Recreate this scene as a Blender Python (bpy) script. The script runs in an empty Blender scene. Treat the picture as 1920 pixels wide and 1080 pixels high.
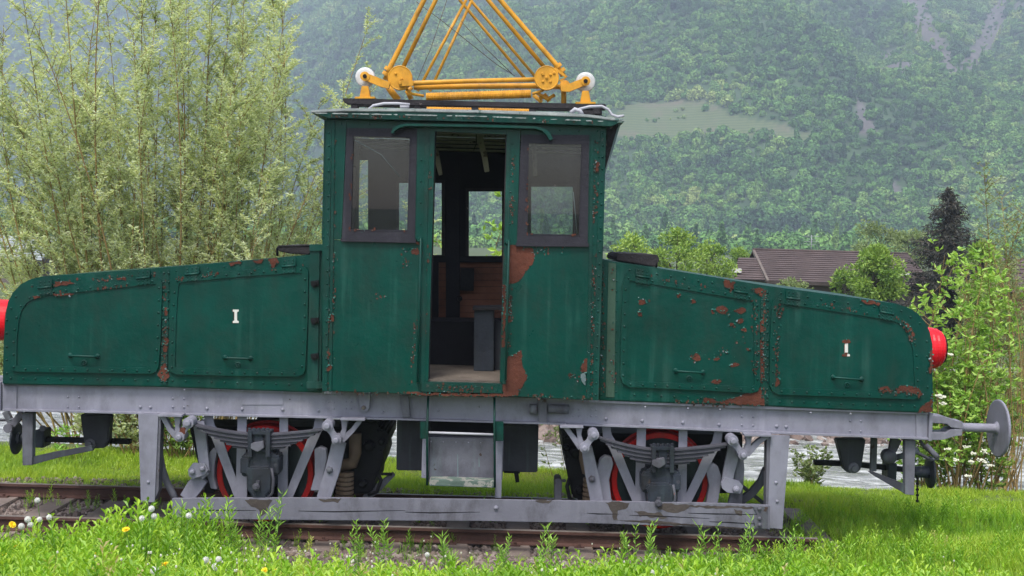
import bpy, bmesh, math, random
import numpy as np
from mathutils import Vector, Matrix, noise
random.seed(7); RNG = np.random.default_rng(7)
sc = bpy.context.scene
COL = sc.collection
# ---------------------------------------------------------------- camera
EYE = Vector((0.0, 0.0, 2.88)); FPX = 2286.0
pitch = math.atan(100 / FPX); roll = math.radians(1.6)
fw = Vector((0, math.cos(pitch), -math.sin(pitch)))
r0 = Vector((1, 0, 0)); u0 = Vector((0, math.sin(pitch), math.cos(pitch)))
rt = r0 * math.cos(roll) + u0 * math.sin(roll)
up = -r0 * math.sin(roll) + u0 * math.cos(roll)
cam = bpy.data.objects.new('camera', bpy.data.cameras.new('camera'))
COL.objects.link(cam); sc.camera = cam
cam.data.sensor_width = 36; cam.data.lens = 36 * FPX / 1920
cam.data.clip_start = 0.1; cam.data.clip_end = 6000
cam.matrix_world = Matrix(((rt.x, up.x, -fw.x, EYE.x), (rt.y, up.y, -fw.y, EYE.y), (rt.z, up.z, -fw.z, EYE.z), (0, 0, 0, 1)))
# ---------------------------------------------------------------- light
SUN_EL, SUN_AZ = math.radians(63), math.radians(200)     # azimuth the light comes from, clockwise from +Y
w = bpy.data.worlds.new('World'); sc.world = w; w.use_nodes = True
nt = w.node_tree; bg = nt.nodes['Background']
sky = nt.nodes.new('ShaderNodeTexSky'); sky.sky_type = 'NISHITA'; sky.sun_disc = False
sky.sun_elevation = SUN_EL; sky.sun_rotation = SUN_AZ; sky.dust_density = 3.0; sky.air_density = 1.0
hs = nt.nodes.new('ShaderNodeHueSaturation'); hs.inputs['Saturation'].default_value = 0.7
nt.links.new(sky.outputs[0], hs.inputs['Color']); nt.links.new(hs.outputs[0], bg.inputs[0])
bg.inputs[1].default_value = 0.15
sl = bpy.data.lights.new('sun', 'SUN'); sl.energy = 1.5; sl.angle = math.radians(14); sl.color = (1, 0.96, 0.9)
so = bpy.data.objects.new('sun', sl); COL.objects.link(so)
sdir = Vector((math.sin(SUN_AZ) * math.cos(SUN_EL), math.cos(SUN_AZ) * math.cos(SUN_EL), math.sin(SUN_EL)))
so.rotation_euler = sdir.to_track_quat('Z', 'Y').to_euler(); so.location = (0, -20, 40)
sc.view_settings.view_transform = 'Standard'; sc.view_settings.look = 'None'
sc.view_settings.exposure = 1.25; sc.view_settings.gamma = 1; sc.view_settings.use_curve_mapping = False
sc.cycles.max_bounces = 6; sc.cycles.diffuse_bounces = 3; sc.cycles.glossy_bounces = 3
sc.cycles.transparent_max_bounces = 8; sc.cycles.volume_bounces = 0; sc.cycles.use_denoising = True
sc.cycles.sample_clamp_indirect = 6

# ---------------------------------------------------------------- measuring: photograph pixel + real depth -> place
def P(x, y, Y):
    d = fw + rt * ((x - 960) / FPX) - up * ((y - 540) / FPX)
    return EYE + d * (Y / d.y)
def PZ(x, y, z):
    d = fw + rt * ((x - 960) / FPX) - up * ((y - 540) / FPX)
    return EYE + d * ((z - EYE.z) / d.z)
def proj(a):
    a = np.asarray(a, float).reshape(-1, 3) - np.array(EYE)
    f = a @ np.array(fw); return 960 + FPX * (a @ np.array(rt)) / f, 540 - FPX * (a @ np.array(up)) / f
def inpoly(x, y, poly):
    x = np.asarray(x); r = np.zeros(x.shape, bool); n = len(poly)
    for i in range(n):
        x1, y1 = poly[i]; x2, y2 = poly[(i + 1) % n]
        if y1 == y2: continue
        c = ((y1 > y) != (y2 > y)) & (x < (x2 - x1) * (y - y1) / (y2 - y1) + x1)
        r ^= c
    return r

# ---------------------------------------------------------------- materials
MAT = {}
class N:
    def __init__(s, name):
        s.m = bpy.data.materials.new(name); s.m.use_nodes = True; s.t = s.m.node_tree
        s.b = s.t.nodes['Principled BSDF']; s.out = s.t.nodes['Material Output']
        MAT[name] = s.m
    def n(s, t, **k):
        nd = s.t.nodes.new(t)
        for a, v in k.items():
            if a in nd.inputs: nd.inputs[a].default_value = v
            else: setattr(nd, a, v)
        return nd
    def l(s, a, b): s.t.links.new(a, b)
    def coord(s, scale=(1, 1, 1), kind='Object'):
        tc = s.n('ShaderNodeTexCoord'); mp = s.n('ShaderNodeMapping'); mp.inputs['Scale'].default_value = scale
        s.l(tc.outputs[kind], mp.inputs[0]); return mp.outputs[0]
    def noise(s, sc_, det=4, rough=.6, scale=(1, 1, 1), kind='Object'):
        t = s.n('ShaderNodeTexNoise'); t.inputs['Scale'].default_value = sc_; t.inputs['Detail'].default_value = det
        t.inputs['Roughness'].default_value = rough; s.l(s.coord(scale, kind), t.inputs['Vector']); return t.outputs['Fac']
    def ramp(s, fac, stops):
        r = s.n('ShaderNodeValToRGB'); e = r.color_ramp.elements
        while len(e) < len(stops): e.new(.5)
        for i, (p, c) in enumerate(stops): e[i].position = p; e[i].color = (*c, 1) if len(c) == 3 else c
        s.l(fac, r.inputs[0]); return r.outputs[0]
    def mix(s, f, a, b, mode='MIX'):
        m = s.n('ShaderNodeMix'); m.data_type = 'RGBA'; m.blend_type = mode
        for sock, v in ((m.inputs[0], f), (m.inputs[6], a), (m.inputs[7], b)):
            if isinstance(v, (int, float)): sock.default_value = v
            elif isinstance(v, tuple): sock.default_value = (*v, 1)
            else: s.l(v, sock)
        return m.outputs[2]
    def bump(s, h, strength=.3, dist=.01):
        b = s.n('ShaderNodeBump'); b.inputs['Strength'].default_value = strength; b.inputs['Distance'].default_value = dist
        s.l(h, b.inputs['Height']); s.l(b.outputs[0], s.b.inputs['Normal'])
    def base(s, c, rough=.5):
        if isinstance(c, tuple): s.b.inputs['Base Color'].default_value = (*c, 1)
        else: s.l(c, s.b.inputs['Base Color'])
        s.b.inputs['Roughness'].default_value = rough
def sclr(c, k): return tuple(min(1, v * k) for v in c)
def paint(name, c, rough=.4, var=.25, streak=.0, bump=.15, chalk=(.25, .4, .36), chip=None, chipsize=6, chipth=.68):
    m = N(name)
    col = m.ramp(m.noise(2.3, 5), [(.3, sclr(c, 1 - var)), (.7, sclr(c, 1 + var))])
    if streak:
        s1 = m.ramp(m.noise(1.0, 4, .6, (9, 9, .55)), [(.52, (0, 0, 0)), (.78, (streak,) * 3)])
        s2 = m.ramp(m.noise(1.3, 3, .6), [(.4, (0, 0, 0)), (.62, (1, 1, 1))])
        f = m.mix(1.0, s1, s2, 'MULTIPLY')
        col = m.mix(f, col, chalk)
    d = m.ramp(m.noise(34, 5, .7), [(.62, (0, 0, 0)), (.8, (.35,) * 3)])
    col = m.mix(d, col, sclr(c, 2.0))
    dirt = {'grey_paint': .38, 'grey_worn': .75, 'yellow_paint': .55, 'lamp_red': .5, 'axle_grey': .6, 'porcelain': .4, 'grey_chipped': .6, 'green_paint': .35, 'green_trim': .5, 'red_tyre': .7}.get(name, 0)
    if dirt:
        g1 = m.ramp(m.noise(4.5, 7, .72, (1, 1, .55)), [(.46, (0, 0, 0)), (.72, (dirt,) * 3)])
        col = m.mix(g1, col, (.022, .019, .016))
    if chip:
        f = m.ramp(m.noise(chipsize, 8, .68), [(chipth, (0, 0, 0)), (chipth + .012, (1, 1, 1))])
        col = m.mix(f, col, chip)
    m.base(col, rough); m.b.inputs['Specular IOR Level'].default_value = .17
    r = m.n('ShaderNodeMapRange'); r.inputs[3].default_value = rough * .75; r.inputs[4].default_value = min(1, rough * 1.5)
    m.l(m.noise(7, 4), r.inputs[0]); m.l(r.outputs[0], m.b.inputs['Roughness'])
    if bump: m.bump(m.noise(11, 6, .65), bump, .02)
    return m.m
GREEN = (.0004, .036, .0275)
paint('green_paint', GREEN, .28, .2, .5, .2, chalk=(.04, .12, .10))
paint('green_trim', (.001, .034, .026), .38, .3, .15, .3, chip=(.045, .05, .045), chipsize=17, chipth=.66)
paint('flake_green', (.008, .075, .06), .45, .3, 0, 0)
paint('flake_pale', (.11, .15, .155), .6, .3, 0, 0)
paint('old_rust', (.072, .024, .015), .85, .45, 0, .8)
paint('dull_green', (.03, .06, .042), .6, .3, .2, .3)
paint('grey_paint', (.178, .178, .218), .45, .12, .3, .12, chip=(.06, .05, .048), chipsize=5, chipth=.70, chalk=(.36, .36, .4))
paint('grey_chipped', (.13, .13, .158), .6, .12, .2, .25, chalk=(.36, .36, .4), chip=(.07, .06, .055), chipsize=3.5, chipth=.69)
paint('bare_wood', (.055, .046, .041), .9, .35, 0, .8)
paint('grey_worn', (.098, .098, .118), .6, .3, .25, .3, chip=(.05, .034, .028), chipsize=6, chipth=.64)
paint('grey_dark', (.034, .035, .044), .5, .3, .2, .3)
paint('axle_grey', (.022, .027, .037), .42, .5, .1, .5, chip=(.05, .036, .03), chipsize=8, chipth=.67)
paint('black_iron', (.005, .005, .006), .55, .5, 0, .4)
paint('spring_steel', (.05, .05, .062), .5, .3, .1, .3, chip=(.14, .06, .04), chipsize=9, chipth=.66)
paint('frame_dark', (.020, .019, .025), .6, .25, .3, .4, chalk=(.1, .1, .13), chip=(.09, .085, .1), chipsize=22, chipth=.72)
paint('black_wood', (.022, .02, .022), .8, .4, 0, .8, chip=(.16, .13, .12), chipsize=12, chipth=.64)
paint('brown_wood', (.12, .05, .03), .7, .4, .2, .6)
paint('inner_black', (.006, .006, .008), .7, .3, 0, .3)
paint('ceiling_wood', (.22, .2, .15), .8, .3, .2, .6, chip=(.07, .055, .04), chipsize=5, chipth=.60)
paint('floor_wood', (.09, .075, .062), .85, .4, 0, .7, chip=(.3, .28, .25), chipsize=20, chipth=.66)
paint('red_tyre', (.25, .007, .007), .35, .2, 0, .1)
paint('wheel_dark', (.004, .007, .008), .45, .4, .1, .3)
paint('lamp_red', (.55, .010, .018), .25, .12, 0, .05)
paint('yellow_paint', (.52, .25, .025), .42, .14, .15, .25, chalk=(.8, .6, .35), chip=(.35, .13, .03), chipsize=26, chipth=.74)
paint('porcelain', (.5, .5, .5), .3, .08, .2, .0)
paint('roof_sheet', (.24, .26, .26), .75, .3, .2, .7, chip=(.08, .13, .12), chipsize=7, chipth=.60)
paint('white_paint', (.5, .49, .46), .5, .1, 0, .1)
paint('step_wood', (.07, .10, .085), .8, .3, 0, .6, chip=(.2, .2, .18), chipsize=9, chipth=.52)
paint('rubber_pipe', (.1, .072, .05), .7, .4, 0, .3)
paint('bare_steel', (.14, .12, .11), .45, .25, 0, .2)
paint('rail_rust', (.075, .04, .033), .75, .35, 0, .7)
paint('sleeper_wood', (.15, .12, .105), .9, .35, 0, .9)
paint('cable_grey', (.3, .3, .33), .5, .2, 0, 0)
m = N('glass'); m.t.nodes.remove(m.b)
g = m.n('ShaderNodeBsdfGlossy', Roughness=.0); t = m.n('ShaderNodeBsdfTransparent'); t.inputs[0].default_value = (.8, .83, .84, 1)
df = m.n('ShaderNodeBsdfDiffuse'); df.inputs[0].default_value = (.12, .12, .16, 1)
mx = m.n('ShaderNodeMixShader'); mx2 = m.n('ShaderNodeMixShader'); fr = m.n('ShaderNodeFresnel', IOR=1.5)
dust = m.ramp(m.noise(3, 5, .7), [(.3, (.015,) * 3), (.75, (.06,) * 3)])
m.l(dust, mx2.inputs[0]); m.l(t.outputs[0], mx2.inputs[1]); m.l(df.outputs[0], mx2.inputs[2])
mx.inputs[0].default_value = .03; m.l(mx2.outputs[0], mx.inputs[1]); m.l(g.outputs[0], mx.inputs[2]); m.l(mx.outputs[0], m.out.inputs[0])

def leafmat(name, dark, mid, light, trans=.35, rough=.55, inst=False, spread=None, straw=None):
    m = N(name)
    if inst:
        oi = m.n('ShaderNodeObjectInfo'); f = oi.outputs['Random']
    else:
        at = m.n('ShaderNodeAttribute'); at.attribute_name = 'v'; f = at.outputs['Fac']
    if spread:
        ad = m.n('ShaderNodeMath', operation='MULTIPLY_ADD'); nz = m.noise(spread, 3, .6, kind='Object')
        if inst:
            oi2 = m.n('ShaderNodeObjectInfo'); t_ = m.n('ShaderNodeTexNoise'); t_.inputs['Scale'].default_value = spread
            m.l(oi2.outputs['Location'], t_.inputs['Vector']); nz = t_.outputs['Fac']
        m.l(f, ad.inputs[0]); ad.inputs[1].default_value = .55
        mr = m.n('ShaderNodeMapRange'); mr.inputs[1].default_value = .35; mr.inputs[2].default_value = .65; mr.inputs[3].default_value = 0; mr.inputs[4].default_value = .45
        m.l(nz, mr.inputs[0]); m.l(mr.outputs[0], ad.inputs[2]); f = ad.outputs[0]
    col = m.ramp(f, [(.0, dark), (.5, mid), (1.0, light)] if not straw else [(.0, dark), (.45, mid), (.86, light), (.93, straw), (1.0, straw)])
    m.base(col, rough)
    tr = m.n('ShaderNodeBsdfTranslucent'); m.l(m.mix(1.0, col, (1.3, 1.25, .6), 'MULTIPLY'), tr.inputs[0])
    mx = m.n('ShaderNodeMixShader'); mx.inputs[0].default_value = trans
    m.l(m.b.outputs[0], mx.inputs[1]); m.l(tr.outputs[0], mx.inputs[2]); m.l(mx.outputs[0], m.out.inputs[0])
    return m.m
leafmat('willow_leaf', (.25, .31, .16), (.48, .55, .33), (.68, .73, .53), .46)
leafmat('shrub_leaf', (.10, .23, .03), (.23, .40, .06), (.42, .58, .13), .35)
leafmat('bush_leaf', (.06, .13, .025), (.16, .27, .04), (.30, .41, .08), .3)
leafmat('pale_leaf', (.10, .15, .05), (.19, .25, .09), (.27, .33, .14), .35)
leafmat('needle', (.010, .013, .010), (.025, .026, .018), (.055, .05, .032), .1)
leafmat('grass_near', (.09, .22, .008), (.21, .40, .02), (.40, .56, .06), .42, .5, True, .9, (.42, .36, .17))
leafmat('grass_far', (.12, .24, .008), (.24, .38, .02), (.38, .48, .04), .42, .5, True, .6, (.40, .36, .15))
leafmat('weed_leaf', (.09, .22, .02), (.19, .38, .04), (.33, .52, .09), .35)
paint('twig', (.22, .15, .06), .8, .3, 0, .3)
paint('twig_yellow', (.22, .165, .06), .8, .3, 0, .3)
paint('bark', (.09, .075, .06), .9, .35, 0, .9)
paint('petal_yellow', (.8, .55, .02), .6, .1, 0, 0)
paint('blossom', (.45, .45, .36), .7, .1, 0, 0)
m = N('seed_head'); m.base((.62, .62, .58), .9); m.b.inputs['Alpha'].default_value = 1
m = N('forest_crown')
oi = m.n('ShaderNodeObjectInfo'); t1 = m.n('ShaderNodeTexNoise'); t1.inputs['Scale'].default_value = .012; t1.inputs['Detail'].default_value = 4
m.l(oi.outputs['Location'], t1.inputs['Vector'])
mr = m.n('ShaderNodeMath', operation='MULTIPLY_ADD'); m.l(oi.outputs['Random'], mr.inputs[0]); mr.inputs[1].default_value = .55
mr2 = m.n('ShaderNodeMapRange'); mr2.inputs[1].default_value = .35; mr2.inputs[2].default_value = .68; mr2.inputs[4].default_value = .6; m.l(t1.outputs['Fac'], mr2.inputs[0]); m.l(mr2.outputs[0], mr.inputs[2])
col = m.ramp(mr.outputs[0], [(0, (.016, .05, .022)), (.3, (.042, .125, .03)), (.65, (.11, .25, .05)), (.9, (.21, .34, .08)), (1.0, (.30, .38, .11))])
geo = m.n('ShaderNodeNewGeometry'); t2 = m.n('ShaderNodeTexNoise'); t2.inputs['Scale'].default_value = .8; t2.inputs['Detail'].default_value = 5
m.l(geo.outputs['Position'], t2.inputs['Vector'])
m.base(m.mix(1.0, col, m.ramp(t2.outputs['Fac'], [(.3, (.75,) * 3), (.7, (1.3,) * 3)]), 'MULTIPLY'), .9)
b = m.n('ShaderNodeBump'); b.inputs['Strength'].default_value = .9; b.inputs['Distance'].default_value = 1.2
m.l(t2.outputs['Fac'], b.inputs['Height']); m.l(b.outputs[0], m.b.inputs['Normal'])
# mountain ground: forest floor / meadow / scree, chosen by the real land cover stored on the mesh
m = N('mountain_ground')
at = m.n('ShaderNodeAttribute'); at.attribute_name = 'meadow'; ar = m.n('ShaderNodeAttribute'); ar.attribute_name = 'scree'
wv = m.n('ShaderNodeTexWave'); wv.bands_direction = 'Z'; wv.inputs['Scale'].default_value = .18; wv.inputs['Distortion'].default_value = 2.5; m.l(m.coord(), wv.inputs[0])
mead = m.mix(m.ramp(m.noise(.05, 6), [(.5, (0,) * 3), (.7, (1,) * 3)]), m.mix(.6, (.10, .14, .05), m.ramp(wv.outputs['Fac'], [(.3, (.04, .065, .025)), (.7, (.10, .115, .05))])), (.12, .105, .07))
rock = m.ramp(m.noise(.15, 8, .75), [(.3, (.05, .05, .045)), (.7, (.14, .125, .12))])
flo = m.ramp(m.noise(.08, 6), [(.3, (.02, .05, .015)), (.7, (.045, .09, .03))])
m.base(m.mix(ar.outputs['Fac'], m.mix(at.outputs['Fac'], flo, mead), rock), .95)
# near ground soil and grass sheet
m = N('soil')
m.base(m.ramp(m.noise(3, 8), [(.3, (.035, .05, .015)), (.7, (.08, .11, .03))]), .95); m.bump(m.noise(20, 6), .8, .03)
m = N('stone')
oi = m.n('ShaderNodeObjectInfo')
c = m.ramp(oi.outputs['Random'], [(0, (.06, .045, .038)), (.5, (.14, .10, .085)), (1, (.24, .2, .175))])
m.base(m.mix(1.0, c, m.ramp(m.noise(25, 5), [(.3, (.7,) * 3), (.7, (1.2,) * 3)]), 'MULTIPLY'), .9); m.bump(m.noise(40, 4), .5, .01)
m = N('gravel_bed'); m.base(m.ramp(m.noise(30, 6), [(.3, (.04, .03, .025)), (.7, (.15, .11, .09))]), .95); m.bump(m.noise(40, 5), 1, .03)
m = N('water')
h1 = m.noise(2.0, 8, .72, (.5, 2.2, 1)); 
c = m.ramp(h1, [(.36, (.08, .082, .07)), (.5, (.22, .225, .21)), (.62, (.5, .51, .5))])
m.base(c, .14); m.bump(h1, .8, .08)
m = N('roof_tiles')
c = m.ramp(m.noise(1.2, 6), [(.3, (.045, .03, .028)), (.7, (.08, .056, .052))]); m.base(c, .9); m.bump(m.noise(9, 4), .4, .03)
paint('house_wall', (.12, .10, .088), .9, .2, 0, .2)
paint('plain_brown', (.16, .09, .055), .9, .25, 0, .4)
paint('concrete', (.25, .245, .23), .9, .2, 0, .3)
paint('dark_timber', (.05, .04, .035), .9, .3, 0, .3)  # dark brown timber colour for the house gutter
m = N('haze_air'); m.t.nodes.remove(m.b)
HAZE_MAT = m
# ---------------------------------------------------------------- building helpers
def link(o, parent=None, kind=None, label=None, cat=None, group=None):
    COL.objects.link(o)
    if parent is not None:
        o.parent = parent
        if parent.type == 'EMPTY': o.matrix_parent_inverse = Matrix.Translation(-Vector(parent.location))
    if kind: o['kind'] = kind
    if label: o['label'] = label
    if cat: o['category'] = cat
    if group: o['group'] = group
    return o
def thing(name, loc, label, cat, group=None):
    o = bpy.data.objects.new(name, None); o.location = loc; o.empty_display_size = .1
    return link(o, None, None, label, cat, group)
class MB:
    def __init__(s): s.v = []; s.f = []; s.sm = []
    def add(s, vs, fs, smooth=False):
        o = len(s.v); s.v += [tuple(v) for v in vs]; s.f += [tuple(i + o for i in f) for f in fs]; s.sm += [smooth] * len(fs); return s
    def ext(s, front, off):
        n = len(front); off = Vector(off); back = [Vector(p) + off for p in front]
        nrm = Vector((0, 0, 0))
        for i in range(n):
            a, b = Vector(front[i]), Vector(front[(i + 1) % n]); nrm += a.cross(b)
        if nrm.dot(off) > 0: front = front[::-1]; back = back[::-1]
        fs = [tuple(range(n)), tuple(range(2 * n - 1, n - 1, -1))] + [(i, n + i, n + (i + 1) % n, (i + 1) % n) for i in range(n)]
        return s.add(list(front) + list(back), fs)
    def poly(s, pts, Y, th): return s.ext([P(x, y, Y) for x, y in pts], (0, th, 0))
    def rect(s, x0, y0, x1, y1, Y, th): return s.poly([(x0, y0), (x1, y0), (x1, y1), (x0, y1)], Y, th)
    def bar(s, pts, wpx, Y, th):
        ws = wpx if isinstance(wpx, (list, tuple)) else [wpx] * len(pts)
        L, R = [], []
        for i, (x, y) in enumerate(pts):
            a = pts[max(i - 1, 0)]; b = pts[min(i + 1, len(pts) - 1)]
            dx, dy = b[0] - a[0], b[1] - a[1]; l = math.hypot(dx, dy); nx, ny = -dy / l, dx / l
            L.append((x + nx * ws[i] / 2, y + ny * ws[i] / 2)); R.append((x - nx * ws[i] / 2, y - ny * ws[i] / 2))
        return s.poly(L + R[::-1], Y, th)
    def box(s, a, b):
        (x0, y0, z0), (x1, y1, z1) = a, b
        return s.ext([(x0, y0, z0), (x1, y0, z0), (x1, y0, z1), (x0, y0, z1)], (0, y1 - y0, 0))
    def tube(s, pts, r, n=8, cap=True):
        pts = [Vector(p) for p in pts]; rs = r if isinstance(r, (list, tuple)) else [r] * len(pts)
        vs, fs = [], []; pu = None
        for i, p in enumerate(pts):
            d = (pts[min(i + 1, len(pts) - 1)] - pts[max(i - 1, 0)]).normalized()
            if pu is None: pu = Vector((0, 0, 1)) if abs(d.z) < .9 else Vector((1, 0, 0))
            a = d.cross(pu)
            if a.length < 1e-6: a = d.orthogonal()
            a.normalize(); b = d.cross(a).normalized(); pu = -b if b.dot(pu) < 0 else b
            a = d.cross(pu).normalized(); b = d.cross(a)
            for k in range(n):
                t = 2 * math.pi * k / n; vs.append(p + (a * math.cos(t) + b * math.sin(t)) * rs[i])
        for i in range(len(pts) - 1):
            for k in range(n):
                fs.append((i * n + k, (i + 1) * n + k, (i + 1) * n + (k + 1) % n, i * n + (k + 1) % n))
        s.add(vs, fs, True)
        if cap:
            o = len(s.v) - len(vs); s.f += [tuple(o + k for k in range(n)), tuple(o + len(vs) - 1 - k for k in range(n))]; s.sm += [False, False]
        return s
    def cyl(s, c, axis, prof, n=32):
        """lathe: prof = [(offset along axis, radius)]"""
        c = Vector(c); ax = Vector(axis).normalized(); a = ax.orthogonal().normalized(); b = ax.cross(a)
        vs, fs = [], []
        for (t, r) in prof:
            for k in range(n):
                th = 2 * math.pi * k / n; vs.append(c + ax * t + (a * math.cos(th) + b * math.sin(th)) * max(r, 1e-4))
        for i in range(len(prof) - 1):
            for k in range(n): fs.append((i * n + k, i * n + (k + 1) % n, (i + 1) * n + (k + 1) % n, (i + 1) * n + k))
        fs.append(tuple(range(n - 1, -1, -1))); fs.append(tuple((len(prof) - 1) * n + k for k in range(n)))
        return s.add(vs, fs, False)
    def rivet(s, x, y, Y, r=.011):
        c = P(x, y, Y); n = 6; vs = []; 
        for (rr, h) in ((1, 0), (.8, .45), (.4, .72)):
            for k in range(n):
                t = 2 * math.pi * k / n; vs.append(c + Vector((math.cos(t) * rr * r, -h * r, math.sin(t) * rr * r)))
        fs = [(i * n + k, i * n + (k + 1) % n, (i + 1) * n + (k + 1) % n, (i + 1) * n + k) for i in range(2) for k in range(n)]
        fs.append(tuple(2 * n + k for k in range(n)))
        return s.add(vs, fs, True)
    def rivline(s, pts, step, Y, r=.010):
        for (x0, y0), (x1, y1) in zip(pts, pts[1:]):
            n = max(1, int(round(math.hypot(x1 - x0, y1 - y0) / step)))
            for i in range(n + 1):
                if i == n and (x1, y1) != pts[-1]: continue
                s.rivet(x0 + (x1 - x0) * i / n + random.uniform(-.4, .4), y0 + (y1 - y0) * i / n + random.uniform(-.4, .4), Y, r)
        return s
    def build(s, name, mat, parent=None, bevel=0, **k):
        me = bpy.data.meshes.new(name); me.from_pydata(s.v, [], s.f)
        me.polygons.foreach_set('use_smooth', s.sm)
        if bevel:
            bm = bmesh.new(); bm.from_mesh(me)
            bmesh.ops.recalc_face_normals(bm, faces=bm.faces)
            es = [e for e in bm.edges if len(e.link_faces) == 2 and e.calc_face_angle(0) > .6]
            bmesh.ops.bevel(bm, geom=es, offset=bevel, segments=2, affect='EDGES', clamp_overlap=True)
            bm.to_mesh(me); bm.free()
        else:
            bm = bmesh.new(); bm.from_mesh(me); bmesh.ops.recalc_face_normals(bm, faces=bm.faces); bm.to_mesh(me); bm.free()
        me.materials.append(MAT[mat]); me.update()
        return link(bpy.data.objects.new(name, me), parent, **k)
def fast_mesh(name, V, F, mat, attr=None, smooth=False):
    V = np.asarray(V, np.float32); F = np.asarray(F, np.int32); k = F.shape[1]
    me = bpy.data.meshes.new(name); me.vertices.add(len(V)); me.vertices.foreach_set('co', V.ravel())
    me.loops.add(F.size); me.loops.foreach_set('vertex_index', F.ravel())
    me.polygons.add(len(F)); me.polygons.foreach_set('loop_start', np.arange(0, F.size, k, dtype=np.int32))
    me.polygons.foreach_set('loop_total', np.full(len(F), k, np.int32)) if False else None
    me.polygons.foreach_set('use_smooth', np.full(len(F), smooth))
    for an, av in (attr or {}).items():
        a = me.attributes.new(an, 'FLOAT', 'POINT'); a.data.foreach_set('value', np.asarray(av, np.float32))
    me.materials.append(MAT[mat]); me.update(calc_edges=True); me.validate()
    return me
def nrm(a): return a / np.maximum(np.linalg.norm(a, axis=1, keepdims=True), 1e-9)
def leaf_arrays(pos, d, L, W, v, fold=.25):
    n = len(pos); d = nrm(d); rnd = nrm(RNG.normal(size=(n, 3))); side = nrm(np.cross(d, rnd)); nn = np.cross(side, d)
    L = np.broadcast_to(L, (n,))[:, None]; W = np.broadcast_to(W, (n,))[:, None]
    mid = pos + d * L * .45 + nn * L * .05
    V = np.stack([pos, mid - side * W * .5 + nn * W * fold, pos + d * L - nn * L * .08, mid + side * W * .5 + nn * W * fold], 1).reshape(-1, 3)
    b = np.arange(n)[:, None] * 4
    F = np.concatenate([b + np.array([0, 1, 2]), b + np.array([0, 2, 3])], 1).reshape(-1, 3)
    return V, F, np.repeat(v, 4)
def leaves(name, pos, d, L, W, v, mat, parent, **k):
    V, F, vv = leaf_arrays(np.asarray(pos), np.asarray(d), L, W, v)
    o = bpy.data.objects.new(name, fast_mesh(name, V, F, mat, {'v': vv}))
    return link(o, parent, **k)
def instancer(name, pts, scale, rot, idx, sources, mat, **k):
    """one stuff object: real geometry instanced on points by geometry nodes"""
    me = bpy.data.meshes.new(name); pts = np.asarray(pts, np.float32); n = len(pts)
    me.vertices.add(n); me.vertices.foreach_set('co', pts.ravel())
    for an, ty, av in (('sc', 'FLOAT_VECTOR', scale), ('ro', 'FLOAT_VECTOR', rot)):
        a = me.attributes.new(an, ty, 'POINT'); a.data.foreach_set('vector', np.asarray(av, np.float32).ravel())
    a = me.attributes.new('ix', 'INT', 'POINT'); a.data.foreach_set('value', np.asarray(idx, np.int32))
    me.materials.append(MAT[mat])
    o = bpy.data.objects.new(name, me); link(o, None, **k)
    g = bpy.data.node_groups.new(name, 'GeometryNodeTree')
    g.interface.new_socket('Geometry', in_out='INPUT', socket_type='NodeSocketGeometry'); g.interface.new_socket('Geometry', in_out='OUTPUT', socket_type='NodeSocketGeometry')
    gi = g.nodes.new('NodeGroupInput'); go = g.nodes.new('NodeGroupOutput'); ip = g.nodes.new('GeometryNodeInstanceOnPoints')
    g2i = g.nodes.new('GeometryNodeGeometryToInstance')
    for sob in reversed(sources):
        oi = g.nodes.new('GeometryNodeObjectInfo'); oi.inputs[0].default_value = sob; oi.transform_space = 'ORIGINAL'
        g.links.new(oi.outputs['Geometry'], g2i.inputs[0])
    g.links.new(gi.outputs[0], ip.inputs['Points']); g.links.new(g2i.outputs[0], ip.inputs['Instance'])
    ip.inputs['Pick Instance'].default_value = True
    def at(nm, ty):
        nd = g.nodes.new('GeometryNodeInputNamedAttribute'); nd.data_type = ty; nd.inputs[0].default_value = nm; return nd.outputs[0]
    g.links.new(at('ix', 'INT'), ip.inputs['Instance Index']); g.links.new(at('sc', 'FLOAT_VECTOR'), ip.inputs['Scale'])
    e2r = g.nodes.new('FunctionNodeEulerToRotation'); g.links.new(at('ro', 'FLOAT_VECTOR'), e2r.inputs[0]); g.links.new(e2r.outputs[0], ip.inputs['Rotation'])
    g.links.new(ip.outputs[0], go.inputs[0])
    md = o.modifiers.new('scatter', 'NODES'); md.node_group = g
    return o
# ---------------------------------------------------------------- the setting
_H = np.random.default_rng(11).random((256, 256))
def vnoise(x, y):
    x = np.asarray(x, float); y = np.asarray(y, float)
    xi = np.floor(x).astype(int); yi = np.floor(y).astype(int); fx = x - xi; fy = y - yi
    fx = fx * fx * (3 - 2 * fx); fy = fy * fy * (3 - 2 * fy)
    h = lambda a, b: _H[a % 256, b % 256]
    return (h(xi, yi) * (1 - fx) + h(xi + 1, yi) * fx) * (1 - fy) + (h(xi, yi + 1) * (1 - fx) + h(xi + 1, yi + 1) * fx) * fy
def fbm(x, y, o=4):
    r = 0; a = .5
    for i in range(o): r = r + a * (vnoise(x * 2 ** i + 17 * i, y * 2 ** i + 31 * i) - .5) * 2; a *= .5
    return r
def sstep(a, b, x): t = np.clip((x - a) / (b - a), 0, 1); return t * t * (3 - 2 * t)
def lerp(a, b, t): return a + (b - a) * t
def shore(X): return lerp(31.0, 26.2, sstep(-3.5, .6, X)) + fbm(X * .3, X * 0 + 3, 3) * .8
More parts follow.
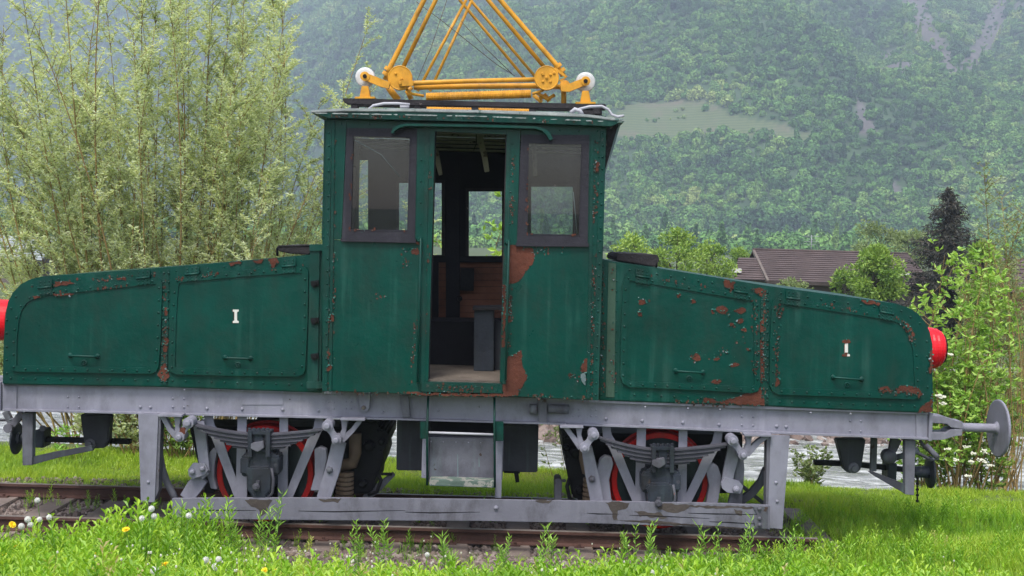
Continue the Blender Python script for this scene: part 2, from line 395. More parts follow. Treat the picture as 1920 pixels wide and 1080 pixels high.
def gz(X, Y):
    X = np.asarray(X, float); Y = np.asarray(Y, float)
    z = np.where(Y < 4.6, 1.36 + (4.6 - Y) * .02, (10.4 - Y) * .235 - .11)
    z = np.where(Y > 10.4, -.11, z)
    z = z + fbm(X * .45, Y * .45, 3) * .07 * sstep(0, 2, np.abs(Y - 12.5) - .4)
    onbed = sstep(3.6, 3.2, X) * sstep(11.0, 11.25, Y) * sstep(14.1, 13.75, Y)
    z = z - onbed * .14
    z = z - sstep(13.5, 15.4, Y) * .12
    z = lerp(z, -2.1 + 0 * z, sstep(0, 2.4, Y - lerp(16.9, 15.2, sstep(-4, 5, X))))
    s = shore(X)
    z = z + (1.15 + .10 * fbm(X * .6, Y * .6)) * sstep(0, 1, (Y - s) / 1.8)
    z = z + .0 * Y
    return z
ys = np.concatenate([-np.geomspace(15, 900, 14)[::-1], np.arange(-14, 4, 1.0), np.arange(4, 19, .15), np.arange(19, 36, .4), np.geomspace(36, 700, 60)])
xs = np.concatenate([-np.geomspace(12, 900, 40)[::-1], np.arange(-11.8, 11.8, .25), np.geomspace(12, 900, 40)])
XX, YY = np.meshgrid(xs, ys)
def grid_mesh(name, XX, YY, ZZ, mat, attr=None):
    r, c = XX.shape; V = np.stack([XX, YY, ZZ], -1).reshape(-1, 3)
    i = (np.arange(r - 1)[:, None] * c + np.arange(c - 1)[None]).reshape(-1, 1)
    F = np.concatenate([i, i + 1, i + c + 1, i + c], 1)
    return fast_mesh(name, V, F, mat, attr, True)
link(bpy.data.objects.new('ground', grid_mesh('ground', XX, YY, gz(XX, YY), 'soil')), kind='structure')
rx, ry = np.meshgrid(np.concatenate([[-60, -20], np.arange(-15, 15, .11), [20, 60]]), np.arange(15.2, 35, .13))
link(bpy.data.objects.new('river', grid_mesh('river', rx, ry, rx * 0 - 1.37 + .075 * fbm(rx * .9, ry * 2.1, 4) + .03 * fbm(rx * 4, ry * 7, 2), 'water')), kind='structure')
# rounded boulders along the far shore
def rock_source(name, mat, seed, flat=.7, sub=2):
    bm = bmesh.new(); bmesh.ops.create_icosphere(bm, subdivisions=sub, radius=1)
    for v in bm.verts:
        q = v.co * 1.1 + Vector((seed * 7.1, 3, 1)); v.co *= 1 + .38 * noise.noise(q) + .12 * noise.noise(q * 3); v.co.z *= flat
    me = bpy.data.meshes.new(name); bm.to_mesh(me); bm.free(); me.materials.append(MAT[mat])
    return bpy.data.objects.new(name, me)
stones = [rock_source('stone', 'stone', i, sub=1) for i in range(5)]
n = 1500; X = RNG.uniform(-10, 10, n); Y = shore(X) + RNG.normal(.3, .5, n)
s = RNG.uniform(.05, .2, n)
instancer('shore_stones', np.stack([X, Y, np.maximum(gz(X, Y), -1.4)], 1), np.repeat(s[:, None], 3, 1), RNG.uniform(0, 6, (n, 3)), RNG.integers(0, 5, n), stones, 'stone', kind='stuff')
# ballast
n = 42000; X = RNG.uniform(-8, 3.7, n); Y = RNG.uniform(10.35, 14.2, n)
k = (RNG.random(n) < np.where(Y < 11.2, .75, np.where(Y > 13.8, .5, 1))) & (RNG.random(n) < sstep(3.5, 2.6, X)); X, Y = X[k], Y[k]; n = len(X)
s = RNG.uniform(.018, .042, n)
Z = np.where((Y > 11.1) & (Y < 13.9), -.195 + .02 * RNG.random(n), gz(X, Y) + .0)
instancer('ballast', np.stack([X, Y, Z], 1), np.repeat(s[:, None], 3, 1) * RNG.uniform(.8, 1.3, (n, 3)), RNG.uniform(0, 6, (n, 3)), RNG.integers(0, 5, n), stones, 'stone', kind='stuff')
bx, by = np.meshgrid(np.arange(-30, 3.0, .3), np.linspace(11.15, 13.85, 14))
link(bpy.data.objects.new('ballast_bed', grid_mesh('ballast_bed', bx, by, -.198 + .012 * fbm(bx * 3, by * 3), 'gravel_bed')), kind='structure')

# ---- mountain
def mz(X, Y):
    a = X / Y
    foot = 540 + 620 * sstep(-.06, -.30, a) + 60 * fbm(a * 6, a * 0 + 2, 3) - 60 * sstep(.1, .35, a)
    slope = .36 + .16 * sstep(-.06, -.3, a)
    d = Y - foot
    z = -1.5 + slope * np.where(d > 0, d, 0) * (1 - np.exp(-np.maximum(d, 0) / 90))
    grow = sstep(0, 260, d)
    wx = X + 70 * fbm(X * .004, Y * .004, 2)
    rid = 1 - np.abs(fbm((wx + Y * .25) * .0042, Y * .0013, 3)) * 2.2
    z = z + grow * (34 * rid - 12) + grow * 14 * fbm(X * .012, Y * .009, 3)
    # deep gullies under the rocky chutes on the right and a rounded shoulder carrying the meadow
    def line_dist(px, slopey): return np.abs(a - (px - 960) / FPX)
    z = z - 26 * np.exp(-((a - .375 + (Y - 1100) * .00006) / .028) ** 2) * sstep(650, 1100, Y)
    z = z - 18 * np.exp(-((a - .285) / .020) ** 2) * sstep(600, 900, Y)
    z = z + 24 * np.exp(-((a - .15) / .085) ** 2) * np.exp(-((Y - 830) / 110) ** 2)
    return z
az = np.arange(-.80, .80, .0035); yy = np.concatenate([np.arange(300, 520, 20), np.arange(520, 1500, 5.0), np.arange(1500, 2000, 12.0)])
AA, YM = np.meshgrid(az, yy); XM = AA * YM; ZM = mz(XM, YM)
MEADOW = [(1132, 222), (1180, 193), (1290, 187), (1345, 197), (1400, 222), (1470, 236), (1540, 262), (1530, 270), (1480, 264), (1420, 256), (1350, 248), (1325, 254), (1290, 262), (1180, 262), (1130, 255)]
SCREE = [[(1735, -20), (1748, 40), (1772, 82), (1792, 112), (1806, 146), (1786, 146), (1744, 100), (1715, 50), (1690, -20)],
         [(1898, -10), (1876, 62), (1846, 108), (1812, 148), (1796, 136), (1815, 98), (1842, 55), (1862, 0)],
         [(1608, 180), (1626, 196), (1636, 222), (1652, 252), (1612, 250), (1600, 215)],
         [(1660, 318), (1700, 330), (1692, 372), (1668, 366)], [(1600, 90), (1680, 95), (1725, 120), (1690, 160), (1640, 150), (1600, 120)], [(1905, 0), (1960, 20), (1960, 60), (1912, 40)]]
def cover(X, Y, Z):
    px, py = proj(np.stack([X, Y, Z], -1)); jx = 14 * fbm(X * .05, Y * .05, 3); jy = 6 * fbm(X * .05 + 9, Y * .05, 3)
    px = px.reshape(X.shape); py = py.reshape(X.shape)
    me = inpoly(px + jx, py + jy, MEADOW) & (Y < 1500); scr = np.zeros(X.shape, bool)
    for i, p in enumerate(SCREE):
        q = inpoly(px + jx * .6, py + jy * .6, p)
        if i in (3, 4, 5): q &= fbm(X * .03, Y * .03, 3) > .05
        scr |= q
    return me, scr
me_, sc_ = cover(XM, YM, ZM)
link(bpy.data.objects.new('mountain', grid_mesh('mountain', XM, YM, ZM, 'mountain_ground', {'meadow': me_.ravel().astype(float), 'scree': sc_.ravel().astype(float)})), kind='structure')
def crown_source(i, conifer=False):
    """a core of shade with several hundred leaf clumps standing out of it"""
    rr = random.Random(i + 5); V, F = [], []; lob = [(Vector((rr.gauss(0, 1), rr.gauss(0, 1), rr.uniform(-.4, 1))).normalized() * rr.uniform(.25, .6), rr.uniform(.35, .62)) for _ in range(7)]
    for k in range(420):
        if conifer:
            h = rr.random() ** .8; th = rr.uniform(0, 6.28); rd = .62 * h * rr.uniform(.6, 1.05); c = Vector((math.cos(th) * rd, math.sin(th) * rd, 1.7 - 2.6 * h)); d = Vector((math.cos(th), math.sin(th), -.3)); q = .16
        else:
            o, r_ = lob[k % 7]; d = Vector((rr.gauss(0, 1), rr.gauss(0, 1), rr.gauss(.25, 1))).normalized(); c = o + d * r_ * rr.uniform(.85, 1.1); q = rr.uniform(.09, .19)
        d = (d + Vector((rr.gauss(0, .5), rr.gauss(0, .5), rr.gauss(.1, .5)))).normalized(); a_ = d.orthogonal().normalized(); b_ = d.cross(a_); t_ = rr.uniform(0, 6.28); a_, b_ = a_ * math.cos(t_) + b_ * math.sin(t_), b_ * math.cos(t_) - a_ * math.sin(t_); n0 = len(V)
        V += [c - a_ * q, c + b_ * q * .8 + d * q * .3, c + a_ * q, c - b_ * q * .8 + d * q * .2]; F.append((n0, n0 + 1, n0 + 2, n0 + 3))
    o = fast_mesh('crown', np.array([tuple(v) for v in V]), np.array(F), 'forest_crown')
    return bpy.data.objects.new('crown', o)
crowns = [crown_source(i) for i in range(6)] + [crown_source(9, True)]
pts = []
for (y0, y1, sp) in ((330, 560, 5), (560, 900, 4.7), (900, 1400, 5.6), (1400, 1960, 11)):
    Yr = np.arange(y0, y1, sp)
    for y in Yr:
        half = y * .47 + 25; n = int(2 * half / sp); x = np.linspace(-half, half, n) + RNG.uniform(-.5, .5, n) * sp
        pts.append(np.stack([x, y + RNG.uniform(-.6, .6, n) * sp, np.full(n, sp)], 1))
pts = np.concatenate(pts); X, Y, SP = pts.T; Z = mz(X, Y); a, b = cover(X, Y, Z)
px, py = proj(np.stack([X, Y, Z], -1))
row = inpoly(px, py, [(1203, 219), (1290, 221), (1300, 230), (1203, 229)]) | (a & (RNG.random(len(X)) < .03))
keep = ((~a & ~b) | row | (b & (RNG.random(len(X)) < .45))) & (py > -60) & (py < 620) & (RNG.random(len(X)) > .05)
X, Y, Z, SP = X[keep], Y[keep], Z[keep], SP[keep]; n = len(X); low = b[keep] | a[keep] & ~row[keep] | (a[keep] & (RNG.random(n) < .6)); s = np.where(low, .42, 1) * SP * RNG.choice([.42, .52, .64, .8, 1.0], n) * RNG.uniform(.85, 1.15, n) * (1 + .3 * fbm(X * .02, Y * .02, 2))
idx = np.where(RNG.random(n) < .07, 6, RNG.integers(0, 6, n))
S = np.stack([s, s, s * RNG.uniform(.8, 1.35, n)], 1); R = np.stack([RNG.uniform(-.2, .2, n), RNG.uniform(-.2, .2, n), RNG.uniform(0, 6.28, n)], 1)
instancer('mountain_forest', np.stack([X, Y, Z + s * .35], 1), S, R, idx, crowns, 'forest_crown', kind='stuff')
# ---- air between here and the mountain
hz = MB(); hz.box((-1650, -40, -4), (1650, 2050, float(ZM.max()) + 40))
HAZE_DENSITY = .00050
hm = HAZE_MAT.m; pv = hm.node_tree.nodes.new('ShaderNodeVolumePrincipled'); pv.inputs['Color'].default_value = (.70, .82, 1, 1)
pv.inputs['Density'].default_value = HAZE_DENSITY; pv.inputs['Anisotropy'].default_value = .1
hm.node_tree.links.new(pv.outputs[0], hm.node_tree.nodes['Material Output'].inputs['Volume'])
hz.build('haze', 'haze_air', kind='stuff')
# ---------------------------------------------------------------- the track
RAIL_X0, RAIL_X1 = -6.5, 3.05
def rail(yc, lab):
    prof = [(-.036, 0), (.036, 0), (.036, -.028), (.012, -.038), (.009, -.112), (.062, -.126), (.062, -.138), (-.062, -.138), (-.062, -.126), (-.009, -.112), (-.012, -.038), (-.036, -.028)]
    m_ = MB(); nx = 26
    t = thing('rail', (0, yc, -.138), lab, 'rail', 'rails of the short track')
    m_.ext([(RAIL_X0, yc + a, b) for a, b in prof], (RAIL_X1 - RAIL_X0, 0, 0)); m_.build('rail_profile', 'rail_rust', t, bevel=.003)
    h = MB(); h.box((RAIL_X0, yc - .026, .0005), (RAIL_X1, yc + .026, .003)); h.build('running_surface', 'bare_steel', t)
    f = MB()
    for k in range(15):
        x = -6.1 + .62 * k
        for s in (-1, 1): f.box((x - .05, yc + s * .085 - .03, -.140), (x + .05, yc + s * .085 + .03, -.118)); f.cyl((x, yc + s * .09, -.118), (0, 0, 1), [(0, .016), (.02, .016), (.026, .008)], 6)
    f.build('rail_fastenings', 'rail_rust', t, kind='stuff')
rail(11.79, 'rusty near rail half hidden in the tall grass'); rail(13.27, 'rusty far rail with a brown web behind the ballast')
first = None
SL = ['weathered sleeper cut off by the left picture edge', 'pale weathered sleeper between the rails at the far left', 'sleeper just left of the left guard post', 'sleeper behind the left guard post', 'sleeper under the left brake hanger', 'sleeper under the left axle box', 'sleeper right of the left wheel', 'sleeper below the left traction motor', 'sleeper under the left side of the step', 'sleeper under the right side of the step', 'sleeper with a pale end below the board bolt', 'sleeper under the right traction motor', 'sleeper under the right axle box', 'sleeper behind the right guard post', 'last sleeper at the right end of the track']
for k in range(15):
    x = -5.45 + .62 * k
    if first is None:
        m_ = MB(); m_.ext([(-.12, -1.22, -.14), (.12, -1.22, -.14), (.12, -1.22, 0), (-.12, -1.22, 0)], (0, 2.44, 0))
        first = m_.build('sleeper', 'sleeper_wood', None, bevel=.01); o = first
    else: o = first.copy(); COL.objects.link(o)
    o.location = (x, 12.53, -.133 + random.uniform(-.006, .004)); o.rotation_euler.z = random.uniform(-.02, .02)
    o['category'] = 'sleeper'; o['group'] = 'sleepers under the rails'
    o['label'] = SL[k]

# ---------------------------------------------------------------- the locomotive
loco = thing('electric_locomotive', (0, 12.53, 0), 'old green electric locomotive with peeling paint standing on a short track', 'locomotive')
YC, YH, YS = 11.40, 11.58, 11.64            # cab side, hood side, frame side (metres from the camera)
YCR, YHR = 13.62, 13.48
def part(mb, name, mat, parent=None, **k): return mb.build(name, mat, parent or loco, **k)
def rough_poly(pts, amp=1.6, step=5):
    out = []; n = len(pts)
    for i in range(n):
        (x0, y0), (x1, y1) = pts[i], pts[(i + 1) % n]; k = max(1, int(math.hypot(x1 - x0, y1 - y0) / step))
        for j in range(k):
            t = j / k; out.append((x0 + (x1 - x0) * t + random.uniform(-amp, amp), y0 + (y1 - y0) * t + random.uniform(-amp, amp)))
    return out
def flake(mb, x, y, Y, s, ang):
    """one curl of paint lifting off the sheet: hinge edge on the sheet, free edge towards the viewer"""
    c = P(x, y, Y); px = .005 * s; d = Vector((math.cos(ang), 0, math.sin(ang))); e = Vector((-d.z, 0, d.x)); w_ = px * random.uniform(.5, 1.1)
    vs = []
    for i, (o, h) in enumerate(((0, .001), (.55, .35), (.85, .8))):
        ww = w_ * (1 - .25 * i) ; b = c + d * px * o + Vector((0, -h * px * .9 - .001, 0))
        vs += [b - e * ww + d * random.uniform(-.2, .2) * px, b + e * ww]
    mb.add(vs, [(0, 1, 3, 2), (2, 3, 5, 4)])
    mb.add([v + Vector((0, .0018, 0)) for v in vs], [(0, 2, 3, 1), (2, 4, 5, 3)])
def rust(pts, Y, parent, name='bare_rust_patch', flakes=True, amp=1.6, mat='old_rust', lab=None):
    rp = rough_poly(pts, amp); m_ = MB(); m_.poly(rp, Y - .0022, .0012); o = m_.build(name, mat, parent, label=lab)
    if flakes:
        g_, w_ = MB(), MB(); cx = sum(p[0] for p in rp) / len(rp); cy = sum(p[1] for p in rp) / len(rp)
        for p in rp:
            if random.random() < .5: flake(g_ if random.random() < .85 else w_, p[0], p[1], Y - .002, random.uniform(1.2, 3.0), math.atan2(-(cy - p[1]), cx - p[0]) + random.uniform(-.8, .8))
        if g_.v: g_.build('paint_flakes', 'flake_green', o, kind='stuff')
        if w_.v: w_.build('pale_paint_flakes', 'flake_pale', o, kind='stuff')
    return o
def blob(cx, cy, rx, ry): return [(cx + rx * math.cos(t) * random.uniform(.75, 1.2), cy + ry * math.sin(t) * random.uniform(.75, 1.2)) for t in [i * math.pi / 4 for i in range(8)]]
def flake_run(pts, n, Y, parent, spread=5, size=(.6, 1.7)):
    n = int(n * 1.15); size = (size[0] * 1.15, size[1] * 1.35)
    ms = [MB(), MB(), MB()]; L = [math.hypot(b[0] - a[0], b[1] - a[1]) for a, b in zip(pts, pts[1:])]; T = sum(L)
    cl = [random.random() * T for _ in range(max(2, n // 5))]
    for _ in range(n):
        t = min(max(random.choice(cl) + random.gauss(0, 9), 0), T - .01) if random.random() < .8 else random.random() * T; i = 0
        while t > L[i]: t -= L[i]; i += 1
        a, b = pts[i], pts[i + 1]; x = a[0] + (b[0] - a[0]) * t / L[i] + random.gauss(0, spread * .45); y = a[1] + (b[1] - a[1]) * t / L[i] + random.gauss(0, spread * .45)
        r = random.random()
        flake(ms[0 if r < .84 else 1], x, y, Y, random.uniform(*size), random.uniform(0, 6.28))
        if random.random() < .6: ms[2].poly(blob(x, y, random.uniform(.8, 2.4), random.uniform(1, 3.6)), Y - .0016, .001)  # rust spots that also paint in the dark shadow beneath lifting flakes
    for m_, mt, nm in zip(ms, ('flake_green', 'flake_pale', 'old_rust'), ('paint_flakes', 'pale_paint_flakes', 'rust_shade_spots')):
        if m_.v: m_.build(nm, mt, parent, kind='stuff')

# ---- main frame
bot = [(4, 770), (300, 777), (740, 787), (1020, 795), (1260, 804), (1500, 815), (1741, 824)]
top = [(4, 716), (300, 722), (600, 733), (880, 742), (1120, 750), (1440, 762), (1741, 772)]
sb = MB(); sb.poly(top + bot[::-1], YS, .025); SB = part(sb, 'side_frame', 'grey_paint', bevel=.002)
fl = MB()
for (a, b) in zip(bot, bot[1:]): pass
fl.poly([(x, y - 2.6) for x, y in bot] + [(x, y + .8) for x, y in bot[::-1]], YS - .065, .064); fl.build('bottom_flange', 'grey_paint', SB, bevel=.002)
fl = MB(); fl.poly(top + [(x, y + 5) for x, y in top[::-1]], YS - .04, .039); fl.build('top_flange', 'grey_paint', SB)
rv = MB()
def rset(xs_, ys_, r=.016):
    for x in xs_:
        for y in ys_: rv.rivet(x, y + (x - xs_[0]) * .025, YS, r)
rset((127, 148), (744, 763), .011); rset((324, 345), (747, 763), .013); rset((263, 282), (763,), .017)
for x, y in ((388, 766), (454, 767), (530, 768), (597, 770), (1136, 785), (1204, 789), (1280, 792), (1348, 796), (1456, 799), (1474, 800)): rv.rivet(x, y, YS, .019)
rset((616, 626), (754, 766), .009); rset((649, 659), (754, 766), .009); rset((718,), (773,), .014)
rset((1075, 1086), (768, 780), .009); rset((1109, 1118), (768, 780), .009)
rset((1391, 1412), (781, 797), .012); rset((1594, 1614), (789, 808), .012)
for k in range(26):
    x = 30 + k * 66; y = np.interp(x, [p[0] for p in bot], [p[1] for p in bot]) - 2; c = P(x, y, YS - .06); 
for x, y in ((410, 724), (455, 726), (530, 729), (346, 725), (640, 733), (1210, 757), (1290, 760), (1350, 762), (1520, 768), (1595, 770)): rv.rivet(x, y + 6, YS - .04, .012)
rset((822,), (770,), .015); rset((1047, 1060), (790,), .014); rset((915, 931), (772,), .006)
rv.build('rivets', 'grey_paint', SB, kind='stuff')
for (x0, y0, x1, y1) in ((4, 724, 31, 768), (1717, 775, 1738, 820)):
    m_ = MB(); m_.rect(x0 + 1, y0, x1, y1, YS - .012, .011); o = m_.build('corner_plate', 'grey_paint', SB)
    r_ = MB()
    for x in (x0 + 9, x0 + 20 if x0 < 99 else x1 - 4):
        for y in (y0 + 15, y0 + 21, y1 - 14, y1 - 6): r_.rivet(x, y, YS - .012, .012)
m_ = MB(); m_.rect(453, 744, 531, 759, YS - .006, .005); m_.build('maker_plate_mount', 'grey_paint', SB, bevel=.001)
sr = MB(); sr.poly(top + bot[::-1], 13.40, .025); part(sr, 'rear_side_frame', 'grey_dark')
for x, nm in ((4, 'end_beam'), (1741, 'end_beam')):
    a = P(x, top[0][1] if x < 9 else 774, YS); b = P(x, 770 if x < 9 else 826, YS); t_ = -.035 if x < 9 else 0
    m_ = MB(); m_.box((a.x + t_, YS - .03, b.z), (a.x + t_ + .035, 13.45, a.z)); part(m_, nm, 'grey_paint', bevel=.004)
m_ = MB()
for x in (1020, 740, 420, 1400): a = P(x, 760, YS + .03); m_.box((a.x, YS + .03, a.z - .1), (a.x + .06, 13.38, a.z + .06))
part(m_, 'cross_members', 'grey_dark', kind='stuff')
a = P(10, 745, YS); b = P(1735, 790, YS); m_ = MB(); m_.box((a.x, YS + .03, a.z + .055), (b.x, 13.39, a.z + .085)); part(m_, 'floor_plate', 'black_iron')
# brackets and pipes on the frame under the cab
for pts, mt in (([(670, 738), (695, 738), (692, 765), (688, 771), (679, 771), (675, 765)], 'grey_paint'), ([(749, 741), (766, 741), (769, 783), (755, 783)], 'grey_worn'), ([(1008, 748), (1025, 749), (1026, 792), (1010, 792)], 'grey_worn')):
    m_ = MB(); m_.poly(pts, YS - .055, .05); o = part(m_, 'frame_bracket', mt, bevel=.003)
r_ = MB(); c = P(682, 764, YS - .055); r_.cyl(c, (0, -1, 0), [(0, .022), (.02, .022), (.03, .012)], 6); part(r_, 'bracket_bolt', 'bare_steel')
m_ = MB(); c0, c1 = P(1028, 766, YS - .05), P(1066, 767, YS - .05); m_.tube([c0, c1], .044, 14); part(m_, 'grey_cylinder', 'grey_worn'); m_ = MB(); c0, c1 = P(993, 767, YS - .05), P(1007, 767, YS - .05); m_.tube([c0, c1], .05, 10); part(m_, 'cylinder_cap', 'grey_worn')

# ---- hoods
HL = [(4, 721), (6, 640), (9, 590), (14, 566), (23, 549), (38, 533), (58, 523), (80, 518), (207, 509), (300, 502), (443, 490), (520, 483), (606, 475), (606, 737), (300, 726)]
HR = [(1122, 484), (1150, 490), (1237, 503), (1347, 521), (1439, 536), (1580, 555), (1679, 569), (1704, 577), (1722, 588), (1735, 603), (1744, 622), (1749, 645), (1750, 773), (1720, 774), (1560, 768), (1439, 762), (1280, 757), (1122, 751)]
def end_rounded(mb, prof): mb.poly(prof, YH, YHR - YH)
m_ = MB(); end_rounded(m_, HL); hoodL = part(m_, 'hood', 'green_paint', bevel=.012, label='left sloping green equipment hood')
m_ = MB(); end_rounded(m_, HR); hoodR = part(m_, 'hood', 'green_paint', bevel=.012, label='right sloping green equipment hood with rust along its foot')
def inset(pts, d):
    n = len(pts); out = []; A = sum(pts[i][0] * pts[(i + 1) % n][1] - pts[(i + 1) % n][0] * pts[i][1] for i in range(n)); sg = 1 if A > 0 else -1
    for i in range(n):
        a, b, c = pts[i - 1], pts[i], pts[(i + 1) % n]
        d1 = (b[0] - a[0], b[1] - a[1]); d2 = (c[0] - b[0], c[1] - b[1]); l1 = math.hypot(*d1); l2 = math.hypot(*d2)
        n1 = (-d1[1] / l1 * sg, d1[0] / l1 * sg); n2 = (-d2[1] / l2 * sg, d2[0] / l2 * sg)
        nx, ny = n1[0] + n2[0], n1[1] + n2[1]; l = math.hypot(nx, ny); nx /= l; ny /= l; k = d / max(.5, nx * n1[0] + ny * n1[1]); out.append((b[0] + nx * k, b[1] + ny * k))
    return out
def ring(mb, pts, d, Y, th):
    i2 = inset(pts, d); n = len(pts)
    for k in range(n):
        q = [pts[k], pts[(k + 1) % n], i2[(k + 1) % n], i2[k]]; mb.poly(q, Y, th)
def rline(pts, d, step): 
    q = inset(pts, d); return q + [q[0]]
DOORS = [
 ([(20, 690), (20, 640), (24, 600), (30, 577), (42, 560), (60, 549), (85, 543), (180, 533), (285, 522), (296, 521), (302, 526), (304, 535), (301, 640), (297, 688), (292, 697), (283, 701), (160, 699), (33, 697), (25, 695)], 11),
 ([(316, 690), (318, 600), (322, 535), (326, 524), (334, 518), (450, 507), (562, 499), (573, 501), (578, 509), (577, 600), (572, 694), (568, 702), (558, 706), (440, 705), (330, 702), (321, 698)], 12),
 ([(1163, 705), (1165, 620), (1168, 530), (1172, 519), (1180, 514), (1300, 535), (1412, 553), (1421, 559), (1425, 570), (1425, 640), (1426, 722), (1421, 733), (1410, 737), (1300, 731), (1180, 726), (1168, 719)], 11),
 ([(1443, 722), (1444, 640), (1447, 571), (1451, 561), (1460, 556), (1560, 571), (1655, 586), (1684, 592), (1700, 600), (1711, 612), (1718, 630), (1724, 655), (1728, 735), (1724, 745), (1714, 749), (1580, 744), (1460, 740), (1449, 734)], 12)]
doors = []
for (pts, bw), hood in zip(DOORS, (hoodL, hoodL, hoodR, hoodR)):
    m_ = MB(); m_.poly(pts, YH - .012, .011); d = part(m_, 'hood_door', 'green_paint', bevel=.003); doors.append(d)
    m_ = MB(); ring(m_, pts, bw, YH - .024, .0115); m_.build('door_frame', 'green_paint', d)
    r_ = MB(); q = rline(pts, bw * .5, 22)
    tot = 0; q2 = [q[0]]
    L = [math.hypot(b[0] - a[0], b[1] - a[1]) for a, b in zip(q, q[1:])]; T = sum(L); n = int(T / 23)
    for i in range(n):
        t = T * i / n; k = 0
        while t > L[k]: t -= L[k]; k += 1
        r_.rivet(q[k][0] + (q[k + 1][0] - q[k][0]) * t / L[k], q[k][1] + (q[k + 1][1] - q[k][1]) * t / L[k], YH - .024, .012)
    r_.build('rivets', 'green_trim', d, kind='stuff')
def handle(x0, y0, x1, y1, d):
    Y = YH - .012; a, b = P(x0, y0, Y), P(x1, y1, Y); o1 = Vector((0, -.045, 0)); dx = (b - a).normalized()
    m_ = MB(); m_.tube([a, a + o1 * .6, a + o1 + dx * .03, b + o1 - dx * .03, b + o1 * .6, b], .010, 8)
    for c in (a, b): m_.cyl(c, (0, -1, 0), [(0, .024), (.01, .024), (.02, .014)], 12)
    m_.build('door_handle', 'green_trim', d)
    m_ = MB(); c = P((x0 + x1) / 2, (y0 + y1) / 2 + 13, Y); m_.cyl(c, (0, -1, 0), [(0, .03), (.006, .03), (.01, .02), (.006, .012)], 14); m_.cyl(c, (0, -1, 0), [(.006, .009), (.02, .009)], 6); m_.build('lock', 'green_trim', d)
handle(132, 666, 183, 668, doors[0]); handle(422, 670, 470, 672, doors[1]); handle(1267, 695, 1318, 698, doors[2]); handle(1562, 707, 1615, 711, doors[3])
def hinge(x, y, w_, sl_, d):
    m_ = MB()
    for dy in (-8, 7): m_.poly([(x - w_ / 2, y + dy - 6 - w_ / 2 * sl_), (x + w_ / 2, y + dy - 6 + w_ / 2 * sl_), (x + w_ / 2, y + dy + 6 + w_ / 2 * sl_), (x - w_ / 2, y + dy + 6 - w_ / 2 * sl_)], YH - .032, .012)
    a, b = P(x - w_ / 2, y - w_ / 2 * sl_, YH - .033), P(x + w_ / 2, y + w_ / 2 * sl_, YH - .033); m_.tube([a, b], .011, 8)
    for dy in (-11, -5, 5, 11):
        for dx in (-8, 0, 8): m_.rivet(x + dx, y + dy + dx * sl_, YH - .032, .008)
    m_.build('hinge', 'green_trim', d)
for x, y, s_, i in ((84, 539, -.09, 0), (268, 521, -.09, 0), (360, 514, -.09, 1), (541, 499, -.09, 1), (1205, 519, .16, 2), (1389, 548, .16, 2), (1487, 560, .14, 3), (1663, 587, .2, 3)): hinge(x, y, 26, s_, doors[i])
def numeral(x, y, h, d, k=1.0, lab=None):
    w_ = h * .10; s_ = h * .22; pts = [(x - s_, y - h / 2), (x + s_, y - h / 2), (x + s_, y - h / 2 + 3.4), (x + w_, y - h / 2 + 4.6), (x + w_, y + h / 2 - 4.6), (x + s_, y + h / 2 - 3.4), (x + s_, y + h / 2), (x - s_, y + h / 2), (x - s_, y + h / 2 - 3.4), (x - w_, y + h / 2 - 4.6), (x - w_, y - h / 2 + 4.6), (x - s_, y - h / 2 + 3.4)]
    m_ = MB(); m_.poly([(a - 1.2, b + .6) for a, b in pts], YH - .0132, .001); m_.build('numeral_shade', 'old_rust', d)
    m_ = MB(); m_.poly(pts, YH - .0145, .001); return m_.build('numeral', 'white_paint', d, label=lab)
numeral(442, 593, 25, doors[1], lab='white painted Roman numeral I')
numeral(1587, 653, 30, doors[3], lab='half peeled white Roman numeral I')
rust(blob(1587, 641, 8, 5), YH - .0145, doors[3]); rust(blob(1585, 665, 6, 4), YH - .0145, doors[3])
# hood edge strips and rivet lines
r_ = MB(); r_.rivline([(13, 700), (12, 600), (30, 556), (60, 535), (110, 524)], 26, YH, .012); r_.rivline([(20, 709), (300, 713), (590, 722)], 24, YH, .012)
r_.rivline([(90, 529), (300, 511), (600, 484)], 30, YH, .008)
for dx in (-4, 5): r_.rivline([(311 + dx, 512), (307 + dx, 716)], 17, YH - .007, .012)
r_.rivline([(598, 480), (596, 725)], 22, YH, .008); r_.build('rivets', 'green_trim', hoodL, kind='stuff')
r_ = MB(); r_.rivline([(1180, 506), (1439, 546), (1690, 583), (1725, 606), (1738, 640), (1740, 755)], 26, YH, .012); r_.rivline([(1190, 740), (1439, 752), (1715, 762)], 24, YH, .012)
for dx in (-5, 5): r_.rivline([(1434 + dx, 548), (1434 + dx, 745)], 15, YH - .007, .012)
r_.rivline([(1131, 500), (1128, 740)], 17, YH, .010); r_.rivline([(1156, 508), (1155, 735)], 19, YH, .008); r_.build('rivets', 'green_trim', hoodR, kind='stuff')
m_ = MB(); m_.poly([(305, 506), (317, 505), (313, 722), (301, 721)], YH - .006, .005); m_.build('joint_strip', 'green_trim', hoodL)
m_ = MB(); m_.poly([(1427, 540), (1442, 542), (1441, 758), (1427, 757)], YH - .006, .005); m_.build('joint_strip', 'green_trim', hoodR)
m_ = MB(); m_.poly([(1141, 492), (1155, 494), (1152, 745), (1136, 744)], YH - .008, .007); m_.build('joint_strip', 'dull_green', hoodR)
